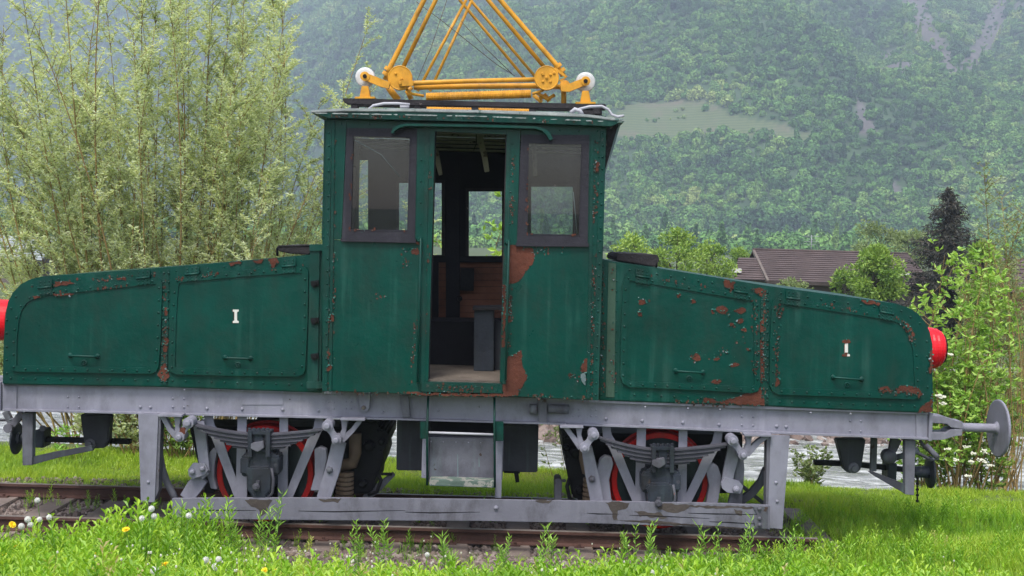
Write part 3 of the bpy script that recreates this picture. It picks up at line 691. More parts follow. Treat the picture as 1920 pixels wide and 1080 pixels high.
for pts, h in (([(1320, 745), (1347, 752), (1382, 745), (1400, 737), (1421, 734), (1427, 724), (1432, 745), (1435, 761), (1389, 759), (1318, 754)], hoodR),
               ([(1422, 640), (1432, 636), (1432, 700), (1430, 718), (1421, 716)], hoodR), ([(1423, 600), (1433, 598), (1432, 622), (1424, 624)], hoodR),
               ([(1355, 524), (1380, 528), (1378, 543), (1357, 538)], hoodR), ([(1407, 541), (1428, 539), (1436, 546), (1428, 556), (1418, 550)], hoodR),
               ([(1727, 762), (1743, 752), (1749, 735), (1749, 772), (1722, 773)], hoodR), ([(1614, 561), (1651, 567), (1648, 572), (1622, 569)], hoodR), ([(1742, 660), (1748, 655), (1748, 700), (1743, 700)], hoodR),
               ([(295, 702), (303, 685), (311, 680), (317, 705), (310, 717), (304, 712)], hoodL), ([(307, 634), (316, 633), (314, 660), (307, 661)], hoodL), ([(308, 577), (315, 576), (314, 592), (308, 592)], hoodL),
               ([(430, 492), (455, 490), (452, 494), (434, 499)], hoodL), ([(475, 488), (494, 486), (490, 495), (478, 493)], hoodL), ([(503, 485), (518, 483), (524, 491), (512, 503), (506, 498)], hoodL), ([(530, 494), (552, 490), (545, 498), (532, 500)], hoodL)):
    rust(pts, YH - .007, h)
for cx, cy, rx_, ry_ in ((1205, 566, 10, 5), (1200, 588, 5, 7), (1300, 565, 6, 5), (1337, 584, 4, 6), (1354, 581, 11, 8), (1389, 583, 13, 6), (1388, 602, 7, 5), (1395, 618, 6, 4), (1404, 655, 6, 3), (1307, 670, 8, 8), (1343, 716, 10, 4), (1343, 673, 6, 4), (1372, 609, 5, 5), (1363, 661, 4, 3), (1378, 685, 9, 4), (1273, 554, 5, 5)):
    rust(blob(cx, cy, rx_, ry_), YH - .013, doors[2])
for pts in ([(1687, 724), (1701, 722), (1720, 727), (1730, 739), (1722, 748), (1716, 738), (1690, 737), (1680, 736)], [(1646, 726), (1665, 723), (1671, 733), (1648, 734)], [(1455, 708), (1461, 710), (1461, 723), (1454, 724)], [(1690, 599), (1704, 606), (1716, 630), (1711, 628), (1698, 611)]): rust(pts, YH - .0245, doors[3])
rust([(102, 528), (120, 527), (147, 531), (130, 534), (103, 537)], YH - .003, hoodL); rust([(60, 556), (75, 553), (76, 558), (66, 561)], YH - .0245, doors[0]); rust([(97, 552), (140, 549), (132, 553), (105, 556)], YH - .0245, doors[0])
rust(blob(228, 522, 9, 3), YH - .003, hoodL)
flake_run([(1462, 575), (1458, 640), (1456, 710)], 60, YH - .025, doors[3], 7); flake_run([(1412, 560), (1417, 620), (1418, 700)], 55, YH - .025, doors[2], 7)
flake_run([(1434, 545), (1433, 600), (1432, 740)], 60, YH - .008, hoodR, 7); flake_run([(1270, 752), (1330, 757), (1400, 760)], 40, YH - .002, hoodR, 5)
flake_run([(1127, 500), (1129, 600), (1128, 740)], 70, YH - .002, hoodR, 9); flake_run([(1150, 500), (1148, 740)], 30, YH - .01, hoodR, 6)
flake_run([(310, 515), (311, 600), (305, 715)], 60, YH - .007, hoodL, 6); flake_run([(60, 538), (140, 529), (290, 514)], 50, YH - .002, hoodL, 5, (.5, 1.3)); flake_run([(75, 556), (150, 545), (290, 530)], 26, YH - .025, doors[0], 4, (.4, 1.1))
flake_run([(330, 522), (440, 510), (570, 500)], 34, YH - .025, doors[1], 4, (.5, 1.3)); flake_run([(1650, 730), (1690, 735), (1720, 740)], 34, YH - .025, doors[3], 5); flake_run([(1200, 516), (1300, 535), (1410, 555)], 30, YH - .025, doors[2], 4, (.5, 1.2))
flake_run([(1480, 562), (1600, 580), (1690, 598), (1716, 650)], 50, YH - .025, doors[3], 5, (.5, 1.3)); flake_run([(1190, 560), (1380, 590), (1400, 660), (1300, 670)], 45, YH - .013, doors[2], 12, (.6, 1.8))
# the hatch covers on the hoods
for pts in ([(518, 460), (606, 460), (606, 466), (590, 468), (578, 478), (545, 476), (521, 471)], [(1161, 476), (1172, 475), (1234, 478), (1236, 488), (1231, 501), (1157, 489), (1156, 484)]):
    m_ = MB(); m_.poly(pts, 11.85, 1.3); o = part(m_, 'roof_hatch', 'black_wood', bevel=.01)
m_ = MB(); a = P(521, 464, 11.8); m_.tube([P(520, 480, 11.75), P(520, 466, 11.75), P(524, 462, 11.75), P(600, 461, 11.75)], .012, 6); part(m_, 'hatch_rod', 'black_iron'); m_ = MB(); m_.tube([P(1230, 503, 11.75), P(1233, 488, 11.75)], .012, 6); part(m_, 'hatch_rod', 'black_iron')
# folding post beside the left corner of the cab
m_ = MB(); m_.poly([(581, 462), (600, 461), (596, 733), (576, 733)], YH - .07, .03); m_.poly([(597, 470), (606, 470), (602, 733), (595, 733)], YH - .05, .03); post = part(m_, 'conduit_post', 'green_trim', bevel=.004)
for y in (464, 722): m_ = MB(); m_.rect(574 if y > 600 else 580, y - 6, 607, y + 7, YH - .085, .06); m_.build('post_clamp', 'green_trim', post, bevel=.004)
m_ = MB()
for y in (531, 601, 668): m_.poly([(582, y - 4), (597, y - 6), (598, y + 4), (588, y + 8), (583, y + 4)], YH - .09, .02); m_.cyl(P(591, y, YH - .085), (0, -1, 0), [(0, .02), (.02, .02)], 8)
m_.build('clips', 'black_iron', post, kind='stuff')

# ---- headlamps, buffers and couplings on the centre line
YM_ = 12.45
def lamp(xpx, ypx, sgn):
    c = P(xpx, ypx, YM_); m_ = MB(); R = .215
    m_.cyl(c, (sgn, 0, 0), [(-.12, R * .98), (0, R * .98), (.02, R * 1.0), (.045, R * 1.0), (.05, R * .93), (.07, R * .95), (.09, R * .95), (.10, R * .88), (.125, R * .86), (.15, R * .7), (.155, .02)], 40); o = part(m_, 'headlamp', 'lamp_red', bevel=.004)
    m_ = MB(); m_.cyl(c, (sgn, 0, 0), [(.150, R * .72), (.162, R * .70), (.165, R * .66)], 32); m_.build('lamp_glass_rim', 'black_iron', o)
lamp(1738, 653, 1); lamp(3, 600, -1)
def buffer_(sgn):
    bx = 1741 if sgn > 0 else 4; base = P(bx, 795 if sgn > 0 else 740, YS); X0 = base.x; c = P(1870, 803, 12.3) if sgn > 0 else None
    zc = c.z if sgn > 0 else base.z - .03; xd = c.x if sgn > 0 else X0 - .62; m_ = MB(); C0 = Vector((X0, 12.3, zc)); Ld = abs(xd - X0)
    m_.cyl(C0, (sgn, 0, 0), [(Ld * .50, .075), (Ld * .56, .075), (Ld * .60, .055), (Ld * .62, .045), (Ld * .97, .045), (Ld, .075)], 24)
    for dz in (-1, 1):
        m_.ext([(X0, 12.2, zc + dz * .13), (X0 + sgn * .34, 12.2, zc + dz * .12), (X0 + sgn * .48, 12.2, zc + dz * .075), (X0 + sgn * Ld * .58, 12.2, zc + dz * .07), (X0 + sgn * Ld * .58, 12.2, zc + dz * .0), (X0 + sgn * .42, 12.2, zc + dz * .01), (X0 + sgn * .38, 12.2, zc + dz * .045), (X0, 12.2, zc + dz * .055)], (0, .2, 0))
    o = part(m_, 'buffer', 'grey_paint', bevel=.004)
    m_ = MB(); m_.cyl(Vector((xd, 12.3, zc)), (sgn, 0, 0), [(-.005, .28), (0, .292), (.016, .292), (.024, .285), (.03, .1), (.032, .01)], 48); m_.build('buffer_disc', 'grey_paint', o)
    m_ = MB(); m_.cyl(C0 + Vector((0, 0, 0)), (sgn, 0, 0), [(0, .19), (.012, .19)], 4)
    for dz in (-.14, .14):
        for dy in (-.12, .12): m_.cyl(C0 + Vector((0, dy, dz)), (sgn, 0, 0), [(0, .028), (.045, .028), (.05, .018)], 6)
    m_.build('buffer_bolts', 'grey_worn', o, kind='stuff')
buffer_(1); buffer_(-1)
def coupler(R):
    # R maps a photograph pixel measured at the right end; the left end is measured separately
    Yc = 12.35
    if R:
        post_ = [(1697, 824), (1717, 826), (1714, 929), (1697, 927)]; arm = [(1628, 884), (1636, 884), (1697, 908), (1697, 926), (1640, 893)]; trap = [(1568, 823), (1624, 823), (1615, 880), (1608, 887), (1590, 887), (1583, 880)]
        bar_ = [(1528, 868), (1600, 871), (1720, 884)]; col_ = (1671, 884); disc = (1744, 885); pin = (1600, 877)
    else:
        post_ = [(41, 774), (62, 774), (60, 872), (42, 873)]; arm = [(60, 857), (100, 848), (172, 836), (174, 845), (110, 858), (60, 872)]; trap = [(150, 777), (207, 778), (203, 825), (196, 840), (170, 842), (157, 830)]
        bar_ = [(62, 824), (130, 826), (243, 829)]; col_ = (76, 822); disc = (31, 822); pin = (170, 832)
    m_ = MB(); m_.poly(post_, YS, .08); part(m_, 'coupler_post', 'grey_worn', bevel=.004)
    m_ = MB(); m_.poly(arm, YS + .02, .05); part(m_, 'coupler_brace', 'grey_dark', bevel=.003)
    m_ = MB(); m_.poly(trap, Yc - .25, .12); o = part(m_, 'coupler_hanger', 'grey_dark', bevel=.012); m_ = MB(); m_.cyl(P(*pin, Yc - .25), (0, -1, 0), [(0, .055), (.02, .055), (.03, .03), (.06, .03)], 12); m_.build('hanger_pin', 'grey_worn', o)
    m_ = MB(); m_.bar(bar_, 9, Yc - .1, .08); part(m_, 'draw_bar', 'black_iron', bevel=.004)
    m_ = MB(); c = P(*col_, Yc - .12); m_.box((c.x - .045, Yc - .16, c.z - .09), (c.x + .045, Yc + .05, c.z + .09)); o = part(m_, 'draw_collar', 'axle_grey', bevel=.008); m_ = MB(); m_.tube([P(disc[0] - (36 if R else -8), disc[1], Yc - .1), P(disc[0], disc[1], Yc - .1)], .06, 12); m_.build('draw_tube', 'axle_grey', o)
    s_ = 1 if R else -1; m_ = MB(); m_.cyl(P(*disc, Yc - .06), (s_, 0, 0), [(-.1, .05), (-.04, .06), (-.015, .15), (-.01, .16), (.006, .163), (.012, .15), (.014, .01)], 32); part(m_, 'coupler_plate', 'axle_grey')
coupler(True); coupler(False)
m_ = MB(); m_.bar([(1640, 822), (1638, 884)], 11, 12.1, .05); part(m_, 'hanger_strap', 'grey_worn', bevel=.003)
m_ = MB(); m_.bar([(1682, 823), (1672, 852)], [20, 12], 11.95, .06); c = P(1669, 857, 11.93); m_.cyl(c, (0, -1, 0), [(-.1, .07), (0, .07), (.03, .05), (.04, .02)], 20); part(m_, 'brake_lever', 'grey_worn', bevel=.004)
m_ = MB(); m_.tube([P(1680, 858, 12.0), P(1700, 852, 12.0), P(1722, 843, 12.0)], .03, 8); m_.tube([P(1725, 826, 12.3), P(1733, 838, 12.3), P(1748, 850, 12.3), P(1758, 860, 12.3), P(1745, 862, 12.2), P(1718, 848, 12.1)], .017, 8); m_.tube([P(1736, 835, 12.2), P(1758, 858, 12.1)], .03, 8); part(m_, 'brake_hose', 'grey_worn')
m_ = MB()
for k in range(9): m_.cyl(P(1720, 896 + k * 5.4, 12.2), (1, 0, 0) if k % 2 else (0, 1, 0), [(-.004, .016), (.004, .016)], 8)
part(m_, 'chain', 'black_iron', kind='stuff')
m_ = MB(); m_.tube([P(-5, 788, 12.2), P(22, 787, 12.1), P(44, 779, 12.0)], .014, 8); m_.bar([(8, 772), (20, 795)], 10, 12.1, .06); m_.bar([(40, 775), (20, 800)], 12, 12.0, .06); c = P(18, 802, 12.0); m_.cyl(c, (0, -1, 0), [(0, .045), (.05, .045)], 12); m_.cyl(P(80, 803, 12.2), (0, -1, 0), [(-.01, .03), (.01, .03)], 12); part(m_, 'brake_lever', 'grey_worn')

# ---- running gear
def wheel(cx, cy, Y, lab=None):
    c = P(cx, cy, Y); m_ = MB()
    m_.cyl(c, (0, 1, 0), [(0, .42), (.02, .415), (.03, .40), (.035, .16), (.02, .14), (-.02, .13), (-.03, .06), (-.03, .01)], 56); o = part(m_, 'wheel', 'wheel_dark')
    m_ = MB(); n = 64; vs = []; 
    prof = [(.0, .470), (.13, .478), (.14, .50), (.165, .495), (.165, .415), (.0, .415), (-.006, .42), (-.006, .464)]
    for t, r in prof:
        for k in range(n): a_ = 2 * math.pi * k / n; vs.append(c + Vector((math.cos(a_) * r, t, math.sin(a_) * r)))
    fs = [(i * n + k, i * n + (k + 1) % n, ((i + 1) % 8) * n + (k + 1) % n, ((i + 1) % 8) * n + k) for i in range(8) for k in range(n)]
    m_.add(vs, fs); m_.build('tyre', 'red_tyre', o)
    return c
for cx, cy in ((497, 888), (1237, 901)):
    c = wheel(cx, cy, 11.74); 
    c2 = Vector((c.x, 13.2, c.z)); 
    m_ = MB(); m_.cyl(c2, (0, 1, 0), [(0, .50), (.13, .49), (.13, .1)], 48); part(m_, 'wheel', 'wheel_dark', label='far side wheel in deep shade'); m_ = MB(); m_.cyl(Vector((c.x, 11.8, c.z)), (0, 1, 0), [(0, .09), (1.45, .09)], 16); part(m_, 'axle', 'black_iron')
# traction motors: stepped castings between the wheels
def motor(x0, x1, mirror):
    s_ = -1 if mirror else 1; X = lambda d: (x0 + d) if not mirror else (x1 - d); w_ = x1 - x0; dy = 0 if not mirror else 12
    pts = [(X(0), 792 + dy), (X(w_ * .80), 790 + dy), (X(w_ * .82), 806 + dy), (X(w_ * .96), 806 + dy), (X(w_), 812 + dy), (X(w_ * .98), 836 + dy), (X(w_ * .88), 846 + dy), (X(w_ * .9), 862 + dy), (X(w_ * .84), 880 + dy), (X(w_ * .74), 900 + dy), (X(w_ * .72), 918 + dy), (X(w_ * .58), 926 + dy), (X(0), 926 + dy)]
    m_ = MB(); m_.poly(pts, 12.0, .95); o = part(m_, 'traction_motor', 'black_iron', bevel=.02)
    m_ = MB(); a_ = [(X(w_ * .33), 812 + dy), (X(w_ * .33), 850 + dy), (X(w_ * .28), 868 + dy), (X(0), 874 + dy)]; m_.tube([P(x, y, 11.92) for x, y in a_], .062, 10); m_.build('air_duct', 'rubber_pipe', o)
    m_ = MB(); c = P(X(w_ * .12), 885 + dy, 11.93)
    for k in range(6): m_.cyl(c - Vector((0, 0, .045 * k)), (0, 0, -1), [(0, .09), (.03, .09), (.032, .07), (.044, .07)], 16)
    m_.build('bellows', 'rubber_pipe', o)
    m_ = MB()
    for (fx, yy_, r) in ((.62, 835, .06), (.88, 826, .035), (.5, 905, .045)): m_.cyl(P(X(w_ * fx), yy_ + dy, 12.0), (0, -1, 0), [(0, r), (.06, r * .9), (.08, r * .5)], 12)
    m_.tube([P(X(w_ * .78), 885 + dy, 11.97), P(X(w_ * .86), 900 + dy, 11.95), P(X(w_ * .78), 922 + dy, 11.95), P(X(w_ * .6), 928 + dy, 11.97)], .02, 8); m_.build('motor_caps', 'black_iron', o, kind='stuff')
motor(636, 727, False); motor(1054, 1118, True)
m_ = MB(); m_.poly([(355, 800), (640, 800), (640, 925), (600, 925), (560, 870), (430, 870), (400, 925), (385, 925)], 12.35, .5); part(m_, 'gear_case', 'black_iron')
m_ = MB(); m_.poly([(1110, 812), (1392, 815), (1392, 925), (1340, 925), (1300, 880), (1180, 880), (1150, 935), (1110, 935)], 12.35, .5); part(m_, 'gear_case', 'black_iron')
def B(pts, w_, Y, th, name, mat='grey_paint', bev=.004, parent=None, lab=None): m_ = MB(); m_.bar(pts, w_, Y, th); return part(m_, name, mat, parent, bevel=bev, label=lab)
# guard irons and axle guides (one W-shaped plate per wheel)
YG = YS + .01
for bars in (([[(454, 779), (450, 934)], 17], [[(532, 781), (531, 934)], 16], [[(390, 778), (394, 800), (406, 820), (448, 934)], [16, 17, 18, 15]], [[(599, 782), (596, 803), (586, 824), (540, 934)], [15, 17, 18, 15]]),
             ([[(1203, 800), (1199, 945)], 17], [[(1281, 803), (1279, 945)], 16], [[(1136, 796), (1139, 818), (1152, 840), (1196, 945)], [15, 17, 18, 15]], [[(1348, 806), (1344, 830), (1330, 855), (1286, 945)], [15, 17, 18, 15]])):
    m_ = MB()
    for i, (pts, w_) in enumerate(bars): m_.bar(pts, w_, YG + .002 * i, .022)
    ax = (bars[0][0][0][0] + bars[1][0][0][0]) / 2; yb = bars[0][0][1][1]
    m_.poly([(ax - 47, yb - 65), (ax - 30, yb - 65), (ax - 30, yb), (ax - 43, yb)], YG - .004, .03); m_.poly([(ax + 28, yb - 65), (ax + 46, yb - 65), (ax + 42, yb), (ax + 28, yb)], YG - .004, .03)
    part(m_, 'axle_guide', 'grey_paint')
def axlebox(cx, cy):
    Y0 = 11.40; m_ = MB()
    body = [(-37, -32), (-30, -38), (-24, -38), (-17, -50), (17, -50), (22, -38), (32, -38), (37, -32), (36, 0), (28, 4), (-30, 4), (-37, 0)]
    m_.poly([(cx + x, cy + y) for x, y in body], Y0 + .05, .3)
    m_.poly([(cx - 25, cy + 2), (cx - 30, cy - 6), (cx - 22, cy - 14), (cx + 18, cy - 14), (cx + 24, cy - 6), (cx + 22, cy + 30), (cx + 14, cy + 38), (cx + 12, cy + 52), (cx - 12, cy + 52), (cx - 17, cy + 38), (cx - 24, cy + 28)], Y0 - .02, .3)
    o = part(m_, 'axle_box', 'axle_grey', bevel=.02)
    m_ = MB(); c = P(cx - 6, cy + 22, Y0 - .03); m_.cyl(c, (0, -1, 0), [(0, .035), (.03, .035), (.035, .02), (.05, .02)], 10); m_.bar([(cx - 4, cy + 12), (cx - 5, cy + 30)], 6, Y0 - .05, .03); m_.build('oil_cap', 'spring_steel', o)
    m_ = MB(); m_.poly([(cx - 17, cy - 58), (cx + 6, cy - 62), (cx + 8, cy - 50), (cx - 4, cy - 42), (cx - 17, cy - 48)], Y0 - .01, .08); m_.build('spring_seat', 'grey_worn', o, bevel=.006)
    m_ = MB(); m_.tube([P(cx + 22, cy - 12, Y0), P(cx + 26, cy + 10, Y0 - .01), P(cx + 24, cy + 34, Y0), P(cx + 12, cy + 48, Y0)], .014, 8); m_.cyl(P(cx + 31, cy - 18, Y0 + .05), (0, -1, 0), [(0, .02), (.02, .018)], 8); m_.build('oil_pipe', 'spring_steel', o)
    for dx in (-28, 28): m_ = MB(); m_.rect(cx + dx - 7, cy - 30, cx + dx + 7, cy - 2, Y0 + .03, .05); m_.build('slide_block', 'axle_grey', o, bevel=.006)
axlebox(487, 890); axlebox(1240, 921)
def leafspring(xl, yl, xr, yr, cx, ytop, n=8):
    Y0 = 11.46
    for i in range(n):
        t0 = i / n; a = (cx - (cx - xl) * (1 - .70 * t0 ** 1.1), 0); b_ = cx + (xr - cx) * (1 - .70 * t0 ** 1.1); pts = []
        for k in range(13):
            x = a[0] + (b_ - a[0]) * k / 12; u_ = (x - cx) / ((xr - cx) if x > cx else (cx - xl)); ye = yr if x > cx else yl
            y = ytop + (ye - ytop) * abs(u_) ** 1.7 + i * 3.7; pts.append((x, y + 2))
        m_ = MB(); m_.bar(pts, 2.9, Y0 + (.014 if i % 2 else 0), .10); 
        if i == 0: sp = part(m_, 'leaf_spring', 'spring_steel')
        else: m_.build('leaf', 'spring_steel', sp)
    by = ytop + n * 3.7
    m_ = MB(); m_.rect(cx - 21, ytop - 5, cx + 22, ytop + 1, Y0 - .03, .17); m_.rect(cx - 20, by, cx + 20, by + 5, Y0 - .03, .17)
    for dx in (-17, 17): m_.rect(cx + dx - 4, ytop - 6, cx + dx + 4, by + 14, Y0 - .05, .04)
    m_.rect(cx - 8, ytop, cx + 8, by, Y0 - .01, .03)
    for dx in (-17, -9, 0, 9, 17): m_.cyl(P(cx + dx, ytop - 5, Y0 + .02), (0, 0, 1), [(0, .018), (.03, .018), (.035, .01)], 6)
    m_.build('spring_buckle', 'axle_grey', sp, bevel=.003)
leafspring(360, 795, 607, 804, 485, 814); leafspring(1117, 817, 1370, 831, 1243, 843)
def shackle(e, p, v_, d_, mid='grey_paint'):
    m_ = MB(); (ex, ey), (px_, py_) = e, p
    m_.bar([e, ((ex + px_) / 2, (ey + py_) / 2), p], [17, 11, 15], 11.42, .03); 
    for q, r in ((e, .052), (p, .046)): m_.cyl(P(*q, 11.42), (0, -1, 0), [(-.14, r), (.012, r), (.014, r * .6), (.05, r * .55), (.055, r * .35)], 18)
    part(m_, 'spring_shackle', 'grey_paint')
    m_ = MB(); m_.bar(v_, [13, 8, 13], 11.50, .07); m_.bar(d_, [9, 9, 13], 11.503, .07); (a, b_) = v_[0]; (c_, e_) = d_[0]
    m_.bar([(min(a, c_) - 8, b_ + .5), (max(a, c_) + 8, b_ + 1.2)], 4, 11.45, .14); part(m_, 'spring_hanger', 'grey_paint', bevel=.003)
shackle((353, 793), (337, 819), [(333, 779), (332, 800), (334, 820)], [(303, 778), (318, 806), (334, 822)])
shackle((614, 798), (631, 825), [(646, 786), (645, 805), (640, 822)], [(676, 787), (660, 808), (640, 826)])
shackle((1113, 815), (1096, 840), [(1086, 800), (1086, 815), (1090, 838)], [(1058, 798), (1072, 817), (1090, 840)])
shackle((1374, 826), (1393, 853), [(1404, 816), (1404, 832), (1400, 848)], [(1440, 817), (1424, 828), (1400, 852)])
rust([(339, 801), (350, 801), (347, 814), (336, 816)], 11.42, loco, flakes=False)
# brake gear
o = B([(372, 790), (378, 835), (384, 885)], [22, 20, 18], 11.60, .04, 'brake_hanger'); B([(383, 880), (372, 892)], [24, 22], 11.575, .05, 'brake_link'); B([(378, 896), (365, 912), (348, 936)], [26, 30, 26], 11.62, .05, 'brake_hanger')
m_ = MB(); m_.poly([(352, 881), (362, 868), (384, 870), (390, 882), (384, 891), (362, 898), (354, 893)], 11.56, .03); m_.cyl(P(361, 884, 11.56), (0, -1, 0), [(0, .03), (.03, .028), (.04, .01)], 6); m_.cyl(P(380, 878, 11.56), (0, -1, 0), [(0, .028), (.03, .026), (.04, .01)], 6); part(m_, 'brake_link_plate', 'grey_paint', bevel=.003)
m_ = MB(); m_.poly([(393, 848), (400, 840), (408, 842), (402, 870), (401, 895), (407, 918), (395, 916), (385, 880)], 11.68, .1); part(m_, 'brake_shoe', 'grey_paint', bevel=.005)
B([(636, 828), (624, 880), (606, 936)], [26, 28, 26], 11.60, .04, 'brake_hanger'); m_ = MB(); m_.poly([(589, 842), (600, 838), (611, 843), (613, 860), (600, 920), (582, 920), (590, 890), (590, 860)], 11.67, .1); part(m_, 'brake_shoe', 'grey_paint', bevel=.005)
m_ = MB(); m_.cyl(P(618, 881, 11.60), (0, -1, 0), [(0, .035), (.02, .03), (.03, .01)], 6); part(m_, 'pivot_bolt', 'grey_worn')
B([(1100, 838), (1110, 890), (1120, 944)], [20, 25, 24], 11.60, .04, 'brake_hanger'); m_ = MB(); m_.poly([(1125, 862), (1134, 855), (1146, 857), (1150, 870), (1142, 900), (1147, 944), (1130, 944), (1120, 880)], 11.67, .1); part(m_, 'brake_shoe', 'grey_paint', bevel=.005)
m_ = MB(); m_.cyl(P(1110, 898, 11.60), (0, -1, 0), [(0, .035), (.02, .03), (.03, .01)], 6); part(m_, 'pivot_bolt', 'grey_worn')
B([(1378, 838), (1368, 880), (1362, 912)], [24, 22, 20], 11.58, .04, 'brake_hanger'); m_ = MB(); m_.poly([(1352, 905), (1360, 896), (1386, 902), (1394, 912), (1388, 926), (1364, 924), (1354, 916)], 11.55, .03); m_.cyl(P(1380, 917, 11.55), (0, -1, 0), [(0, .035), (.03, .03), (.04, .01)], 12); part(m_, 'brake_link_plate', 'grey_paint', bevel=.003)
B([(1384, 840), (1388, 880), (1378, 948)], [18, 16, 26], 11.64, .05, 'brake_hanger', 'grey_worn'); m_ = MB(); m_.poly([(1322, 872), (1332, 866), (1346, 874), (1352, 892), (1352, 910), (1345, 948), (1324, 948), (1330, 910)], 11.67, .1); part(m_, 'brake_shoe', 'grey_paint', bevel=.005)
# protective curved bars, posts and the wooden side board
m_ = MB(); m_.tube([P(x, y, 11.72) for x, y in ((300, 855), (304, 878), (312, 902), (322, 922), (332, 940))], .034, 10); part(m_, 'curved_guard', 'grey_worn')
m_ = MB(); m_.bar([(1438, 878), (1428, 904), (1410, 926), (1380, 946)], [12, 14, 15, 16], 11.75, .06); m_.bar([(1392, 912), (1442, 952)], 7, 11.9, .04); part(m_, 'curved_guard', 'grey_dark', bevel=.004)
for pts, side in (([(259, 776), (297, 777), (290, 942), (264, 942)], [(292, 777), (302, 777), (297, 920), (289, 940)]), ([(1445, 815), (1481, 817), (1467, 992), (1439, 990)], [(1438, 815), (1446, 815), (1441, 950), (1436, 950)])):
    m_ = MB(); m_.poly(pts, 11.50, .014); o = part(m_, 'guard_post', 'grey_paint', bevel=.002); m_ = MB(); m_.poly(side, 11.512, .12); m_.build('post_web', 'grey_worn', o)
m_ = MB()
for x, y in ((278, 904), (1457, 940), (1455, 905)): m_.rivet(x, y, 11.5, .018)
part(m_, 'rivets', 'grey_paint', kind='stuff')
bt = [(322, 935), (420, 934), (640, 934), (900, 937), (1100, 940), (1300, 943), (1444, 948)]; bb = [(1444, 993), (1380, 990), (1250, 986), (1100, 981), (900, 977), (640, 976), (440, 974), (322, 972)]
m_ = MB(); m_.poly(rough_poly(bt, .5, 12)[:-14] + rough_poly(bb, .9, 12)[:-5], 11.36, .045); m_ = MB(); m_.poly(bt + bb, 11.36, .045); board = part(m_, 'side_board', 'grey_chipped', bevel=.004, label='long grey wooden board with rotten splintered right end')
for pts in ([(458, 938), (482, 936), (512, 937), (506, 946), (500, 960), (488, 968), (484, 955), (470, 950)], [(597, 935), (640, 935), (634, 944), (622, 940), (606, 943)], [(1003, 937), (1035, 938), (1030, 944), (1010, 942)], [(1135, 941), (1180, 942), (1178, 952), (1160, 956), (1157, 976), (1150, 976), (1145, 955)], [(1240, 944), (1300, 946), (1285, 958), (1262, 962), (1230, 954)], [(1190, 958), (1240, 962), (1250, 972), (1200, 968)], [(1375, 956), (1393, 958), (1391, 966), (1378, 963)], [(1290, 948), (1420, 950), (1418, 953), (1300, 952)], [(1150, 976), (1250, 985), (1400, 991), (1300, 984), (1240, 976)]):
    rp = rough_poly(pts, 1.8, 6); m_ = MB(); m_.poly(rp, 11.3585, .001); m_.build('bare_wood_patch', 'bare_wood', board)
m_ = MB()
for (x0, y0, x1, y1) in ((340, 955, 480, 957), (560, 958, 760, 957), (760, 960, 900, 960), (1180, 966, 1330, 972), (1290, 962, 1440, 965), (1100, 962, 1160, 964), (1330, 978, 1440, 984)):
    m_.bar([(x0, y0), ((x0 * 2 + x1) / 3, y0 + 1.5), (x1, y1)], [.6, 2.0, .5], 11.3582, .001)
m_.build('cracks', 'inner_black', board, kind='stuff')
m_ = MB(); m_.poly([(1412, 950), (1440, 951), (1439, 992), (1418, 990), (1412, 975), (1420, 965)], 11.345, .012)
for x, y in ((1424, 954), (1424, 972), (1424, 984)): m_.cyl(P(x, y, 11.345), (0, -1, 0), [(0, .02), (.012, .018), (.018, .006)], 8)
m_.build('end_bracket', 'grey_worn', board, bevel=.002)
m_ = MB(); m_.cyl(P(930, 952, 11.36), (0, -1, 0), [(0, .022), (.014, .018), (.02, .006)], 10); m_.build('board_bolt', 'grey_paint', board)

# ---- equipment box, steps, inclined bars in the middle
m_ = MB(); m_.poly([(744, 787), (1010, 796), (1008, 886), (743, 882)], 12.05, .7); part(m_, 'equipment_box', 'grey_dark', bevel=.01, label='dark grey box slung under the frame')
m_ = MB(); m_.poly([(805, 820), (928, 822), (926, 899), (804, 898)], 11.68, .3); o = part(m_, 'front_box', 'grey_worn', bevel=.006)
m_ = MB(); m_.poly([(792, 822), (804, 822), (803, 898), (790, 896)], 11.66, .3); m_.poly([(928, 824), (944, 824), (942, 900), (927, 900)], 11.66, .3); m_.poly([(802, 896), (930, 899), (930, 908), (804, 905)], 11.75, .2); m_.build('box_flange', 'grey_paint', o, bevel=.003)
m_ = MB(); m_.poly([(808, 787), (926, 790), (926, 818), (808, 816)], 12.0, .04); m_.build('box_opening', 'inner_black', o)
B([(936, 828), (934, 934)], 12, 11.60, .03, 'step_strut')
st = MB(); st.tube([P(803, 740, 11.5), P(801, 800, 11.45), P(801, 910, 11.42)], .011, 8); st.tube([P(927, 744, 11.5), P(927, 800, 11.45), P(928, 914, 11.42)], .011, 8); steps = part(st, 'step_hangers', 'green_trim')
m_ = MB(); m_.poly([(805, 900), (927, 904), (926, 915), (805, 911)], 11.42, .2); m_.build('step_board', 'step_wood', steps, bevel=.006)
m_ = MB(); m_.tube([P(804, 811, 11.46), P(926, 815, 11.46)], .012, 8); m_.build('step_rung', 'cable_grey', steps)
for x0, x1 in ((788, 803), (928, 944)): m_ = MB(); m_.rect(x0, 791, x1, 823 + (4 if x0 > 900 else 0), 11.5, .05); m_.build('step_bracket', 'green_trim', steps, bevel=.004)
B([(738, 889), (712, 912), (684, 936)], [8, 14, 14], 12.05, .06, 'brake_beam', 'grey_worn'); B([(692, 889), (735, 890)], 4, 12.0, .05, 'brake_rod', 'black_iron')
m_ = MB(); c = P(1047, 917, 12.0); m_.poly([(1040, 902), (1042, 898), (1051, 898), (1054, 902), (1053, 940), (1040, 940)], 12.0, .25); m_.bar([(1053, 902), (1062, 902)], 5, 12.1, .05); part(m_, 'sand_scraper', 'grey_worn', bevel=.008)
